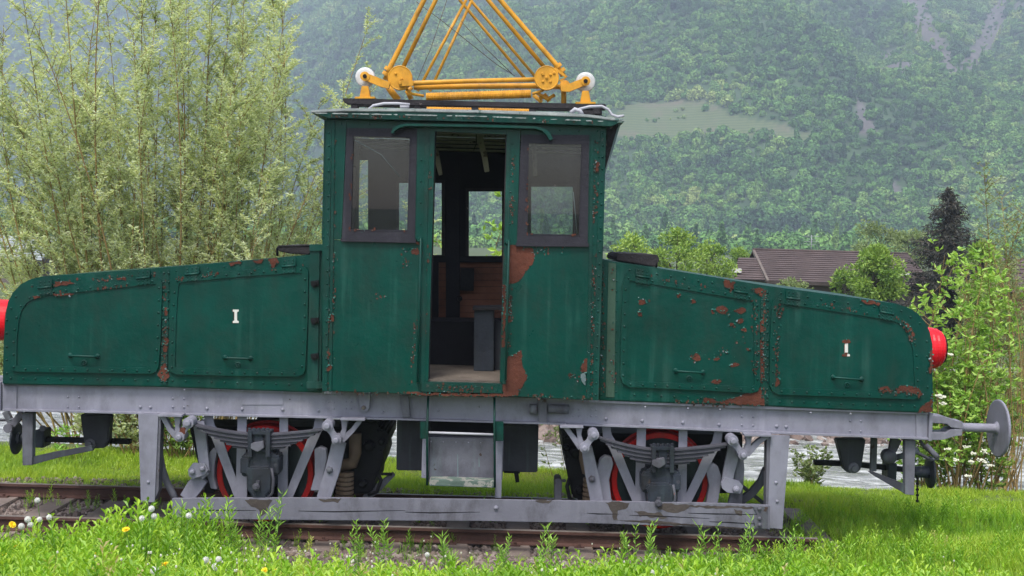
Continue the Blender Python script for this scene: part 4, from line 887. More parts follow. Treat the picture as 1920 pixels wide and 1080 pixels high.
m_ = MB(); m_.poly([(963, 884), (972, 884), (974, 904), (967, 905)], 12.02, .03); m_.tube([P(945, 885, 12.02), P(975, 886, 12.02)], .01, 6); part(m_, 'box_bracket', 'black_iron')
m_ = MB(); m_.rivline([(808, 828), (925, 831)], 22, 11.68, .007); m_.rivline([(933, 830), (932, 890)], 18, 11.66, .007); m_.rivline([(797, 830), (796, 890)], 18, 11.66, .007); m_.build('rivets', 'grey_paint', o, kind='stuff')
m_ = MB(); 
for x, y0, y1, c_ in ((838, 844, 863, 0), (858, 852, 898, 1), (868, 858, 868, 0), (898, 858, 875, 1)):
    if c_: m_.bar([(x, y0), (x + .5, y1)], [1.0, 2.2], 11.6785, .001)
m_.build('drips', 'flake_pale', o, kind='stuff')

# ---- cab
def quad(mb, pts, Y, th): mb.poly(pts, Y, th)
cab = []
m_ = MB(); m_.poly([(604, 449), (790, 453), (788, 738), (754, 738), (604, 733)], YC, .05); pL = part(m_, 'cab_panel', 'green_paint', bevel=.006)
m_ = MB(); m_.poly([(945, 459), (1131, 459), (1122, 751), (942, 743)], YC, .05); pR = part(m_, 'cab_panel', 'green_paint', bevel=.006, label='green cab panel with two big bare rust patches')
m_ = MB(); m_.poly([(612, 222), (650, 223), (640, 449), (607, 449)], YC, .05); m_.poly([(650, 223), (782, 224), (782, 242), (650, 241)], YC, .05); m_.poly([(782, 224), (816, 226), (810, 453), (778, 453)], YC, .05); m_.poly([(790, 453), (810, 453), (803, 713), (788, 736)], YC, .05)
m_.poly([(816, 226), (951, 231), (950, 252), (815, 246)], YC, .05); m_.poly([(951, 231), (976, 232), (969, 459), (945, 459)], YC + .001, .05); m_.poly([(945, 459), (950, 459), (944, 720), (937, 716)], YC + .001, .05); m_.poly([(975, 232), (1105, 234), (1105, 254), (977, 253)], YC, .05); m_.poly([(1105, 234), (1137, 236), (1131, 459), (1102, 459), (1105, 254)], YC, .05)
wallf = part(m_, 'cab_window_wall', 'green_paint', label='green window band with peeling pillars')
m_ = MB(); m_.poly([(790, 716), (942, 720), (942, 738), (790, 735)], YC - .01, .08); m_.poly([(788, 737), (942, 741), (942, 745), (764, 741)], YC + .01, .05); o = part(m_, 'door_sill', 'green_trim', bevel=.004)
flake_run([(794, 726), (935, 731)], 50, YC - .012, o, 9, (.6, 1.4))
m_ = MB(); m_.poly([(612, 205), (1137, 217), (1137, 238), (612, 224)], YC + .012, .04); m_.build('cornice', 'green_trim', wallf)
# corner angle irons
for pts in ([(612, 222), (622, 222), (614, 734), (604, 733)], [(622, 224), (628, 224), (622, 734), (616, 734)], [(1126, 236), (1137, 236), (1122, 751), (1111, 750)], [(1108, 250), (1114, 250), (1106, 748), (1100, 748)]):
    m_ = MB(); m_.poly(pts, YC - .012, .011); part(m_, 'corner_iron', 'green_trim', bevel=.003)
for pts in ([(797, 246), (805, 246), (796, 720), (788, 720)], [(950, 254), (957, 254), (949, 720), (941, 720)]):
    m_ = MB(); m_.poly(pts, YC - .008, .007); part(m_, 'door_pillar_strip', 'green_trim', bevel=.002)
m_ = MB(); m_.poly([(608, 224), (618, 224), (612, 450), (603, 450)], YC + .07, .10); part(m_, 'end_flange', 'green_trim', bevel=.003)
m_ = MB(); m_.rivline([(617, 250), (611, 720)], 24, YC - .012, .011); m_.rivline([(1131, 250), (1117, 740)], 22, YC - .012, .011); m_.rivline([(790, 300), (785, 700)], 40, YC - .004, .009); m_.rivline([(961, 270), (955, 450)], 30, YC, .009); m_.rivline([(613, 240), (607, 445)], 28, YC + .07, .01)
m_.rivline([(640, 232), (800, 236)], 50, YC, .008); m_.rivline([(980, 242), (1120, 246)], 40, YC, .008); part(m_, 'cab_rivets', 'green_trim', kind='stuff')
# door posts thickness inside opening
m_ = MB(); m_.poly([(803, 246), (817, 246), (804, 716), (798, 716)], YC + .052, .12); m_.poly([(948, 252), (955, 252), (945, 716), (937, 716)], YC + .052, .12); part(m_, 'door_jambs', 'black_wood')
# side windows
def window(outer, inner, lab):
    m_ = MB(); n = 4
    for k in range(4): m_.poly([outer[k], outer[(k + 1) % 4], inner[(k + 1) % 4], inner[k]], YC - .008 + .001 * (k % 2), .04)
    o = part(m_, 'cab_window', 'frame_dark', label=lab)
    m_ = MB(); q = [(outer[3][0] - 2, outer[3][1] - 3), (outer[2][0] + 2, outer[2][1] - 3), (outer[2][0] + 2, outer[2][1] + 4), (outer[3][0] - 2, outer[3][1] + 4)]; m_.poly(q, YC - .03, .03); m_.build('window_ledge', 'frame_dark', o, bevel=.003)
    m_ = MB(); iq = [(inner[0][0], inner[0][1]), (inner[1][0], inner[1][1]), (inner[2][0], inner[2][1]), (inner[3][0], inner[3][1])]; ring(m_, iq, 1.8, YC - .011, .006); m_.build('glazing_bead', 'frame_dark', o)
    m_ = MB(); m_.poly([(x + (-1 if k in (0, 3) else 1), y) for k, (x, y) in enumerate(inner)], YC + .012, .004); m_.build('pane', 'glass', o)
    flake_run([inner[0], inner[3], inner[2]], 26, YC - .012, o, 3, (.3, .8))
window([(650, 240), (782, 241), (778, 452), (641, 449)], [(661, 253), (770, 256), (765, 433), (656, 432)], 'left dark framed cab window with dusty cracked pane')
window([(977, 252), (1105, 253), (1102, 459), (969, 458)], [(990, 267), (1092, 269), (1087, 442), (987, 440)], 'right dark framed cab window')
m_ = MB(); m_.tube([P(664, 262, YC + .010), P(715, 290, YC + .010), P(750, 332, YC + .010)], .0025, 4); m_.tube([P(1075, 360, YC + .05), P(1082, 438, YC + .05)], .004, 4); part(m_, 'pane_crack', 'flake_pale')
# roof with its weathered edge
m_ = MB(); Yf, Yr = YC - .10, YCR + .12
rt_ = [(583, 207), (640, 203), (760, 203), (900, 206), (1040, 210), (1110, 215), (1170, 224)]; rb_ = [(1172, 228), (1150, 226), (1100, 220), (900, 212), (760, 209.5), (640, 209), (583, 211.5)]
m_.poly(rt_ + rb_, Yf, Yr - Yf); roof = part(m_, 'cab_roof', 'roof_sheet', bevel=.006)
m_ = MB(); m_.poly([(588, 211), (760, 210), (900, 212), (1100, 220), (1166, 228), (1146, 237), (1000, 231), (800, 226), (614, 221)], Yf + .008, .10); m_.build('roof_edge_board', 'green_trim', roof, bevel=.003)
fl_ = MB()
for i in range(90):
    x = random.uniform(590, 1168); y = np.interp(x, [583, 640, 900, 1170], [212, 213, 218, 229]); 
    fl_.poly(blob(x, y, random.uniform(2, 7), random.uniform(.6, 1.5)), Yf - random.uniform(.004, .012), .004)
fl_.build('torn_roofing', 'roof_sheet', roof, kind='stuff')
flake_run([(600, 217), (900, 221), (1160, 231)], 60, Yf - .002, roof, 3, (.5, 1.3))
m_ = MB(); gp = [(735, 250), (738, 243), (748, 237), (762, 234), (900, 236), (1005, 239), (1018, 243), (1028, 251), (1034, 262)]
m_.bar(gp, [5, 6, 6, 5, 5, 5, 6, 8, 7], YC - .09, .09); part(m_, 'drip_rail', 'green_paint', bevel=.003)
m_ = MB(); m_.poly([(1137, 236), (1162, 232), (1153, 262), (1142, 300), (1135, 322)], YC + .06, 1.9); part(m_, 'end_weather_board', 'black_wood', bevel=.004)
m_ = MB(); m_.poly([(1160, 232), (1164, 232), (1154, 266), (1143, 302), (1135, 324), (1134, 320), (1141, 298), (1151, 262)], YC + .05, .03); part(m_, 'weather_board_edge', 'flake_pale')
# cab rust and flakes
rust([(946, 463), (957, 459), (998, 466), (1004, 485), (990, 505), (974, 524), (970, 530), (957, 532), (946, 534)], YC, pR, lab='large rust patch under the right window'); rust([(952, 668), (962, 664), (978, 657), (981, 667), (978, 680), (989, 709), (975, 732), (972, 742), (943, 742), (942, 712), (947, 690)], YC, pR, lab='large rust patch beside the sill')
rust([(943, 534), (949, 533), (947, 650), (941, 652)], YC - .009, pR); rust([(953, 570), (959, 572), (958, 602), (952, 604)], YC, pR); rust([(1108, 667), (1096, 673), (1091, 686), (1088, 698), (1100, 701), (1106, 690)], YC - .003, pR); rust([(1090, 702), (1099, 698), (1099, 722), (1090, 716)], YC - .004, pR, mat='flake_pale', name='bare_primer_patch')
rust([(764, 733), (800, 737), (900, 738), (942, 737), (942, 744), (870, 743), (762, 739)], YC - .002, pL); rust([(769, 468), (784, 464), (786, 477), (771, 477)], YC, pL)
for cx, cy, a, b_ in ((622, 596, 4, 9), (618, 600, 3, 8), (616, 665, 3, 8), (618, 690, 5, 8), (625, 560, 3, 5), (785, 455, 6, 5)): rust(blob(cx, cy, a, b_), YC - .013, pL)
flake_run([(624, 460), (620, 600), (614, 730)], 110, YC - .006, pL, 9, (.6, 1.7)); flake_run([(757, 465), (762, 500)], 22, YC, pL, 10, (.8, 2.2)); flake_run([(700, 549), (705, 555), (745, 556)], 7, YC, pL, 6, (.6, 1.4))
flake_run([(620, 735), (700, 737), (760, 739)], 34, YC - .002, pL, 4, (.5, 1.2)); flake_run([(957, 535), (954, 600), (951, 665)], 60, YC - .004, pR, 8, (.6, 1.6)); flake_run([(1118, 470), (1110, 600), (1106, 745)], 110, YC - .006, pR, 8, (.6, 1.7))
flake_run([(980, 742), (1050, 745), (1110, 748)], 50, YC - .002, pR, 5, (.6, 1.5)); flake_run([(985, 466), (1010, 470), (1055, 470)], 22, YC, pR, 8, (.8, 2)); flake_run([(1075, 705), (1070, 708)], 14, YC, pR, 9, (.7, 1.6)); flake_run([(778, 600), (772, 700), (775, 730)], 26, YC, pL, 6, (.6, 1.4))
flake_run([(624, 245), (622, 440)], 70, YC - .006, wallf, 6, (.5, 1.4)); flake_run([(1120, 262), (1112, 450)], 80, YC - .006, wallf, 7, (.5, 1.5)); flake_run([(962, 262), (960, 450)], 34, YC - .004, wallf, 6, (.5, 1.2)); flake_run([(808, 260), (800, 460), (794, 700)], 60, YC - .004, wallf, 6, (.4, 1.1))
rust([(1117, 302), (1124, 302), (1123, 322), (1117, 321)], YC - .013, wallf)
# grab rails
for pts in ([(789, 450), (786, 580), (783, 716)], [(954, 454), (951, 580), (948, 712)]):
    m_ = MB(); q = [P(*p, YC - .06) for p in pts]; m_.tube([P(pts[0][0] - 3, pts[0][1] - 1, YC), P(pts[0][0], pts[0][1] - 3, YC - .04)] + q + [P(*pts[2], YC)], .011, 8); m_.cyl(P(pts[0][0] - 3, pts[0][1], YC), (0, -1, 0), [(0, .028), (.02, .022), (.05, .014)], 10); part(m_, 'grab_rail', 'green_trim')
# ---- cab interior
aL = P(612, 450, YC).x + .02; aR = P(1128, 450, YC).x - .02; zF = P(870, 714, YC).z; zC = P(870, 250, YC).z + .06
m_ = MB(); m_.box((aL, YC + .05, zF - .05), (aR, YCR, zF)); part(m_, 'cab_floor', 'floor_wood')
# rear wall assembled round its openings (pixels at the rear wall depth)
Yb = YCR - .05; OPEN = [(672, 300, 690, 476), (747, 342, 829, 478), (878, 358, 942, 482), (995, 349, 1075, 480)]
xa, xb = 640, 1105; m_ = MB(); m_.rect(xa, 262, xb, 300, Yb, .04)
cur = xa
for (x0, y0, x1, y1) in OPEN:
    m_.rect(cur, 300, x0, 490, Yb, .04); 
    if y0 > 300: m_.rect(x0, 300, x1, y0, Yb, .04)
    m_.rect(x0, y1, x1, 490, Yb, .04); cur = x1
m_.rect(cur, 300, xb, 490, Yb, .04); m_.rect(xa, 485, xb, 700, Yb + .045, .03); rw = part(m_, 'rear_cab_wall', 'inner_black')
for (x0, y0, x1, y1) in OPEN[1:]:
    m_ = MB(); ring(m_, [(x0 - 5, y0 - 5), (x1 + 5, y0 - 5), (x1 + 5, y1 + 7), (x0 - 5, y1 + 7)], 6, Yb - .03, .029); m_.build('rear_window_frame', 'black_wood', rw)
    if x0 > 900: m_ = MB(); m_.rect(x0, y0, x1, y1, Yb + .02, .004); m_.build('rear_pane', 'glass', rw)
y = 490
while y < 670:
    m_ = MB(); m_.rect(xa, y, xb, y + 11.2, Yb + random.uniform(0, .006), .03); m_.build('plank', 'brown_wood', rw); y += 12
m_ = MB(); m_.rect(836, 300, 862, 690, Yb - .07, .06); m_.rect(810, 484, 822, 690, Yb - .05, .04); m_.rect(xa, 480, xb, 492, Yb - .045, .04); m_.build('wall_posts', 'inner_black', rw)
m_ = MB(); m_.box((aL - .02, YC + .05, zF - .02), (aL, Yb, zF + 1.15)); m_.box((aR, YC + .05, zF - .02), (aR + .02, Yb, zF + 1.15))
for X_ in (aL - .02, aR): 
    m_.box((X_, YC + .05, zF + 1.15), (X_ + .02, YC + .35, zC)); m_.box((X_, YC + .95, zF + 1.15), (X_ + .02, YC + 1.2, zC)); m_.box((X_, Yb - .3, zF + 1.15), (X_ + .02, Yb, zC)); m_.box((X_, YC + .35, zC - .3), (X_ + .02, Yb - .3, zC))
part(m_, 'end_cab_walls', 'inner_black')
nb = 13
ceil_ = None
for k in range(nb):
    y0 = YC + .06 + (Yb - YC - .06) * k / nb; y1 = y0 + (Yb - YC - .06) / nb - .008; u_ = (k + .5) / nb; z = zC + .05 * math.sin(math.pi * u_) - .25 * max(0, u_ - .45) ** 1.5
    m_ = MB(); m_.box((aL, y0, z), (aR, y1, z + .02))
    if ceil_ is None: ceil_ = part(m_, 'cab_ceiling', 'ceiling_wood')
    else: m_.build('ceiling_board', 'ceiling_wood', ceil_)
m_ = MB(); m_.bar([(898, 254), (908, 290), (913, 322)], [13, 11, 9], YC + .8, .05); part(m_, 'ceiling_brace', 'ceiling_wood', bevel=.004)
m_ = MB(); m_.bar([(816, 280), (820, 300), (826, 328)], [10, 10, 7], YC + .9, .05); m_.bar([(1001, 270), (1004, 330)], 8, YC + .7, .05); part(m_, 'ceiling_brace', 'ceiling_wood', bevel=.004)
m_ = MB(); m_.tube([P(893, 252, YC + .7), P(893, 270, YC + .7), P(888, 282, YC + .7)], .004, 4); part(m_, 'loose_wire', 'black_iron')
m_ = MB(); m_.poly([(889, 580), (926, 580), (926, 697), (888, 697)], 12.25, .35); o = part(m_, 'controller_box', 'axle_grey', bevel=.01); m_ = MB(); m_.poly([(886, 577), (944, 576), (944, 581), (886, 582)], 12.22, .4); m_.build('box_lid', 'black_wood', o); m_ = MB(); m_.poly([(928, 600), (944, 606), (944, 695), (928, 697)], 12.4, .2); m_.build('box_side', 'grey_dark', o)
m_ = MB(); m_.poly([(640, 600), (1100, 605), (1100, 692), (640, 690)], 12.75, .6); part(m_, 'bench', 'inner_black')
m_ = MB(); m_.cyl(P(862, 560, 13.4), (0, -1, 0), [(0, .03), (.08, .02)], 10); m_.box((aL + 1.15, Yb - .1, zF + .75), (aL + 1.3, Yb - .03, zF + 1.0)); part(m_, 'wall_switch', 'black_iron')

# ---- roof frame and pantograph
m_ = MB(); m_.poly([(642, 184), (700, 185), (900, 190), (1136, 195), (1136, 206), (900, 200), (700, 197), (650, 195), (644, 191)], 11.62, .09); rf = part(m_, 'roof_beam', 'black_wood', bevel=.006, label='near weathered black roof beam')
m_ = MB(); m_.poly([(660, 190), (1120, 200), (1120, 209), (660, 199)], 13.2, .09); part(m_, 'roof_beam', 'black_wood', bevel=.006, label='far weathered black roof beam')
for x in (664, 782, 890, 998, 1122): 
    y = np.interp(x, [642, 900, 1136], [195, 200, 206]); m_ = MB(); m_.rect(x - 6, y, x + 7, y + 16, 11.63, .1); part(m_, 'beam_block', 'black_wood', bevel=.004)
PT = None
def T(pts, r, Y):
    global PT
    m_ = MB(); m_.tube([P(x, y, Y) for x, y in pts], r, 10)
    if PT is None: PT = part(m_, 'pantograph', 'yellow_paint', label='bright yellow pantograph frame of crossed tubes')
    else: m_.build('pantograph_tube', 'yellow_paint', PT)
YP, YQ = 11.95, 13.05
T([(783, 171), (876, -4)], .016, YQ); T([(806, 171), (885, 0)], .016, YQ); T([(984, 147), (862, 0), (850, -14)], .016, YQ); T([(1003, 143), (882, 0), (870, -14)], .016, YQ)
T([(723, 150), (733, 123), (795, 0), (846, -106)], [.03, .026, .024, .022], YP); T([(755, 128), (817, 0), (852, -75)], .021, YP); T([(1024, 130), (915, 0), (852, -75)], .021, YP); T([(1056, 142), (1045, 124), (938, 0), (846, -106)], [.028, .025, .024, .022], YP)
# upper frame and collector above the picture
m_ = MB(); a, b_ = P(849, -100, YP), P(870, -10, YQ); m_.tube([a, Vector((a.x, YQ, a.z))], .03, 10)
for dx in (-.55, .55): m_.tube([a + Vector((0, 0, 0)), a + Vector((dx, .1, 1.1))], .016, 8); m_.tube([Vector((a.x, YQ, a.z)), Vector((a.x + dx, YQ - .1, a.z + 1.1))], .016, 8)
for dx in (-.55, .55): m_.tube([a + Vector((dx, -.4, 1.1)), Vector((a.x + dx, YQ + .4, a.z + 1.1))], .02, 8)
m_.build('collector_frame', 'yellow_paint', PT, kind='stuff')
def rod(pts, r, Y, name='pantograph_rod', mat='yellow_paint'):
    m_ = MB(); m_.tube([P(x, y, Y) for x, y in pts], r, 12); return m_.build(name, mat, PT)
rod([(758, 157), (776, 156), (880, 152), (1004, 149)], [.02, .024, .022, .022], 11.78); rod([(776, 164), (880, 162), (1004, 161), (1050, 163)], [.024, .027, .027, .024], 11.86)
rod([(727, 160), (734, 172), (747, 188)], .033, 11.9); rod([(1052, 160), (1057, 172), (1057, 195)], .026, 11.85)
rod([(771, 186), (764, 172), (772, 163)], .025, 11.98); rod([(1012, 186), (1022, 178), (1030, 190)], .022, 11.9); rod([(1008, 175), (1026, 186), (1040, 178)], .018, 11.88); rod([(795, 180), (772, 176), (760, 165)], .014, 11.8); rod([(998, 176), (1012, 172), (1020, 168)], .014, 11.8); rod([(1000, 178), (1016, 192)], .02, 12.2)
for (x, y, s_) in ((684, 144, 1), (1098, 153, -1)):
    m_ = MB(); m_.cyl(P(x, y, 11.78), (0, 1, 0), [(0, .07), (.005, .088), (.02, .094), (.035, .088), (.05, .075), (.065, .09), (.085, .094), (.10, .085), (.11, .06)], 32); o = part(m_, 'insulator', 'porcelain')
    m_ = MB(); q = [(x, y - 1), (x + s_ * 18, y + 6), (x + s_ * 32, y + 12), (x + s_ * 46, y + (16 if s_ > 0 else 12))] ; m_.bar(q, [13, 14, 14, 12], 11.72, .06); m_.cyl(P(x, y - 1, 11.72), (0, -1, 0), [(-.02, .045), (.01, .045), (.012, .03)], 16); m_.build('insulator_arm', 'yellow_paint', o)
    m_ = MB(); m_.cyl(P(x, y - 1, 11.705), (0, -1, 0), [(0, .02), (.008, .02)], 12); m_.build('pin', 'black_iron', o)
    m_ = MB(); b0 = 184 if s_ > 0 else 194; m_.poly([(x - 6, y + 17), (x + 6, y + 17), (x + 10, b0 - 2), (x - 10, b0 - 2)], 11.66, .1); m_.rect(x - 19, b0 - 3, x + 19, b0 + 1, 11.62, .16); m_.build('pedestal', 'yellow_paint', o, bevel=.004)
for (x, y, hs_) in ((750, 146, [(3, 2)]), (1025, 146, [(-7, -6), (7, -6), (0, 0), (-7, 7), (7, 7), (14, -9)])):
    m_ = MB(); m_.cyl(P(x, y, 11.74), (0, -1, 0), [(-.04, .10), (-.04, .118), (.0, .118), (.004, .112), (.0, .105), (.0, .01)], 40); o = m_.build('pulley_disc', 'yellow_paint', PT)
    m_ = MB()
    for dx, dy in hs_ + [(-8, -8)]: m_.cyl(P(x + dx, y + dy, 11.742), (0, -1, 0), [(0, .014), (.012, .013), (.016, .008)], 8)
    m_.build('disc_bolts', 'yellow_paint', PT, kind='stuff')
m_ = MB(); m_.bar([(748, 156), (775, 156)], [12, 10], 11.70, .03); m_.cyl(P(750, 156, 11.70), (0, -1, 0), [(0, .02), (.015, .015)], 8); m_.build('rod_end', 'yellow_paint', PT, bevel=.003)
m_ = MB()
for q in ((728, 130), (724, 139), (1046, 124), (1053, 133)):
    c = P(*q, YP); m_.cyl(c, (.55 if q[0] < 900 else -.65, 0, .8), [(-.018, .04), (.018, .04)], 14)
m_.bar([(1040, 128), (1062, 144), (1050, 152)], 5, 11.85, .04); m_.cyl(P(1059, 160, 11.80), (0, -1, 0), [(0, .05), (.02, .048), (.021, .02)], 16); m_.build('clamps', 'yellow_paint', PT, kind='stuff')
def spring(x0, y0, x1, y1, Y, R, name='tension_spring'):
    a, b_ = P(x0, y0, Y), P(x1, y1, Y); n = 62; m_ = MB(); ax = (b_ - a); L = ax.length; prof = []
    for k in range(n): t = L * k / n; prof += [(t, R * .84), (t + L / n * .25, R), (t + L / n * .6, R), (t + L / n * .85, R * .84)]
    m_.cyl(a, ax, prof, 14); return m_.build(name, 'yellow_paint', PT)
spring(799, 182, 996, 176, 11.72, .042); spring(800, 207, 993, 211, 12.6, .04)
m_ = MB(); m_.tube([P(780, 3, 12.2), P(830, 40, 12.3), P(930, 120, 12.6), P(965, 142, 12.8)], .0035, 4); m_.tube([P(865, 40, 12.8), P(910, 90, 12.8), P(960, 138, 12.8)], .0035, 4); m_.tube([P(838, 0, 12.6), P(808, 90, 12.6), P(778, 160, 12.4)], .003, 4); m_.build('stay_wires', 'rubber_pipe', PT)
# roof cables
for pts, r in (([(690, 206), (700, 198), (720, 194), (745, 194), (768, 196), (767, 200), (750, 200)], .013), ([(1085, 205), (1105, 200), (1128, 199), (1140, 205), (1147, 215), (1158, 219), (1170, 217)], .013), ([(1070, 212), (1078, 205), (1088, 208), (1092, 216)], .02)):
    m_ = MB(); m_.tube([P(x, y, 11.45) for x, y in pts], r, 8); part(m_, 'roof_cable', 'cable_grey')
m_ = MB()
for x0, y0, x1, y1 in ((1092, 207, 1114, 215), (1112, 200, 1126, 214), (764, 200, 768, 208)): m_.rect(x0, y0, x1, y1, 11.6, .15)
part(m_, 'cable_box', 'black_wood', bevel=.004)
# ---------------------------------------------------------------- vegetation
def at_px(px, Y, z=None):
    c = P(px, 500, Y); z = float(gz(c.x, Y)) if z is None else z
    q = P(px, 500 + (c.z - z) * FPX / Y, Y); return Vector((q.x, Y, z))
def hit(px, py, h=0.0, lo=4.9, hi=10.8):
    for Y in np.arange(lo, hi, .05):
        c = P(px, py, Y)
        if c.z <= float(gz(c.x, Y)) + h: return c
    return P(px, py, (lo + hi) / 2)
# ---- willow: many stems fanning from one stool
def stem_points(a, b, bend, n=7):
    a, b = Vector(a), Vector(b); s_ = Vector((random.gauss(0, 1), random.gauss(0, 1), 0)) * bend
    return [a.lerp(b, i / (n - 1)) + s_ * math.sin(math.pi * i / (n - 1)) + Vector((0, 0, 1)) * bend * math.sin(math.pi * i / (n - 1)) for i in range(n)]
def polyline_at(pts, t):
    k = min(int(t * (len(pts) - 1)), len(pts) - 2); f = t * (len(pts) - 1) - k; return pts[k].lerp(pts[k + 1], f), (pts[k + 1] - pts[k]).normalized()
def willow():
    base = at_px(300, 17.6); base.z = -.35
    t = thing('willow_tree', base, 'tall pale green willow with many yellow stems behind the left hood', 'tree')
    LP, LD, LV = [], [], []; tw = MB(); nS = 120
    for i in range(nS):
        ang = random.uniform(-1, 1); x0 = base + Vector((random.uniform(-.9, .9) + ang * 1.1, random.uniform(-.6, .6), 0))
        H = 7.4 * math.sqrt(max(.12, 1 - (abs(ang) * .93) ** 2.1)) * random.uniform(.62, 1.05)
        reach = ang * (2.6 if ang < 0 else 2.15) * random.uniform(.75, 1.08); tip = x0 + Vector((reach, random.uniform(-1.4, 1.4), H))
        sp = stem_points(x0, tip, .22, 8); r = random.uniform(.009, .022); m_ = MB(); m_.tube(sp, [r * (1 - .8 * k / 7) for k in range(8)], 5, cap=False)
        m_.build('stem', 'twig_yellow' if random.random() < .6 else 'twig', t)
        sv = random.gauss(0, .12); ns = int(15 + H * 6.3)
        for j in range(ns):
            tt = random.uniform(.10, 1) ** .8; p, d = polyline_at(sp, tt); az_ = random.uniform(0, 6.28); L = random.uniform(.25, .85) * (1.1 - .5 * tt)
            sd = (d * .85 + Vector((math.cos(az_), math.sin(az_), random.uniform(-.1, .5))) * .75).normalized(); q1 = p + sd * L * .5; q2 = q1 + (sd + Vector((0, 0, -.35))).normalized() * L * .5
            if random.random() < .5: tw.tube([p, q1, q2], [.006, .004, .002], 3, cap=False)
            nl = int(L * 78) + 8; cv = sv + random.gauss(0, .1)
            for k in range(nl):
                f = random.uniform(.1, 1); c = p.lerp(q1, f * 2) if f < .5 else q1.lerp(q2, f * 2 - 1)
                a2 = random.uniform(0, 6.28); LP.append(c); LD.append(sd * .6 + Vector((math.cos(a2), math.sin(a2), random.uniform(-.6, .5)))); LV.append(min(1, max(0, .5 + cv + random.gauss(0, .16))))
    tw.build('twigs', 'twig_yellow', t, kind='stuff')
    n = len(LP); leaves('foliage', np.array(LP), np.array(LD), RNG.uniform(.04, .085, n), RNG.uniform(.011, .020, n), np.array(LV), 'willow_leaf', t, kind='stuff')
    print('willow leaves', n)
willow()
def tree(name, base, H, rx, lab, cat, leaf=.12, count=2500, mat='bush_leaf', clusters=22, trunk_h=.3, rz=None, trunk_r=.07, bark='bark', group=None, csize=.34, aspect=.5, ry=None, shape=1.0, solo_v=0):
    t = thing(name, base, lab, cat, group); base = Vector(base); ch = H * (1 - trunk_h); cz = base.z + H * trunk_h + ch / 2; rz = rz or ch / 2; ry = ry or rx
    top_ = base + Vector((random.uniform(-.05, .05) * H, 0, H * .8)); tp = stem_points(base, top_, H * .02, 6)
    m_ = MB(); m_.tube(tp, [trunk_r * (1 - .14 * k) for k in range(6)], 7); m_.build('trunk', bark, t)
    P_, D_, V_ = [], [], []; lm = MB()
    for i in range(clusters):
        th = random.uniform(0, 6.28); zz = random.uniform(-1, 1); rr = math.sqrt(max(0, 1 - abs(zz) ** (1.6 * shape))) * random.uniform(.35, 1.0)
        if shape > 1 and zz > 0: rr *= (1 - zz * .5)
        c = Vector((base.x + math.cos(th) * rr * rx, base.y + math.sin(th) * rr * ry, cz + zz * rz * .88)); 
        s_ = min(1, max(.15, (c.z - base.z) / (H * .8) - .25)); p0, _ = polyline_at(tp, s_); lm.tube([p0, p0.lerp(c, .5) + Vector((0, 0, .04 * H)), c], [trunk_r * .4, trunk_r * .28, trunk_r * .1], 4, cap=False)
        R = csize * min(rx, rz) * random.uniform(.7, 1.3); k = int(count / clusters * random.uniform(.7, 1.3)); g_ = RNG.normal(size=(k, 3)); g_ = nrm(g_) * (RNG.random((k, 1)) ** .45) * R * np.array([1.15, 1.15, .85])
        P_.append(np.array(c) + g_); D_.append(g_ / R + RNG.normal(size=(k, 3)) * .7 + np.array([0, 0, .15])); V_.append(np.clip(.45 + solo_v + random.gauss(0, .14) + RNG.normal(0, .15, k) + g_[:, 2] / R * .08, 0, 1))
    lm.build('limbs', bark, t, kind='stuff'); P_ = np.concatenate(P_); n = len(P_)
    leaves('crown', P_, np.concatenate(D_), RNG.uniform(.7, 1.25, n) * leaf, RNG.uniform(.7, 1.2, n) * leaf * aspect, np.concatenate(V_), mat, t, kind='stuff')
    return t
def tree_px(name, px, ytop, ybase, Y, halfw, lab, cat, **k):
    b = P(px, ybase, Y); a = P(px, ytop, Y); hw = halfw * Y / FPX; return tree(name, (b.x, Y, b.z), a.z - b.z, hw, lab, cat, **k)
# trees standing between the river and the house
TB = 'trees on the far side of the river'
tree_px('leafy_tree', 1190, 438, 620, 47, 42, 'yellow green tree just right of the cab above the hatch', 'tree', leaf=.17, count=2600, mat='bush_leaf', group=TB, solo_v=.3)
tree_px('leafy_tree', 1262, 430, 620, 50, 48, 'roundest yellow green tree above the sloping right hood', 'tree', leaf=.17, count=3200, mat='bush_leaf', group=TB, solo_v=.22)
tree_px('leafy_tree', 1325, 452, 620, 52, 42, 'low yellow green tree left of the brown roof', 'tree', leaf=.17, count=2600, mat='bush_leaf', group=TB, solo_v=.26)
tree_px('leafy_tree', 1378, 462, 620, 66, 32, 'small green tree against the left end of the brown roof', 'tree', leaf=.18, count=1500, mat='bush_leaf', group=TB, solo_v=.2)
tree_px('leafy_tree', 1148, 474, 620, 44, 22, 'pale bush close to the right corner of the cab', 'tree', leaf=.15, count=900, mat='shrub_leaf', group=TB, solo_v=.2)
tree_px('leafy_tree', 1638, 466, 600, 42, 58, 'fresh green rounded tree in front of the brown roof', 'tree', leaf=.16, count=5200, mat='bush_leaf', group=TB, clusters=34, shape=1.5, csize=.3, solo_v=.1)
tree_px('leafy_tree', 1640, 418, 560, 95, 46, 'pale hazy tree rising behind the brown roof', 'tree', leaf=.3, count=2400, mat='pale_leaf', group=TB)
tree_px('leafy_tree', 1700, 428, 560, 92, 40, 'pale hazy tree between brown roof and dark spruce', 'tree', leaf=.3, count=2000, mat='pale_leaf', group=TB)
tree_px('leafy_tree', 1835, 455, 680, 34, 38, 'mid green tree right of the dark spruce', 'tree', leaf=.14, count=3400, mat='bush_leaf', group=TB, clusters=30, solo_v=.12)
tree_px('leafy_tree', 1585, 505, 620, 44, 40, 'low green bush under the eaves of the brown roof', 'bush', leaf=.15, count=1600, mat='bush_leaf', group=TB)
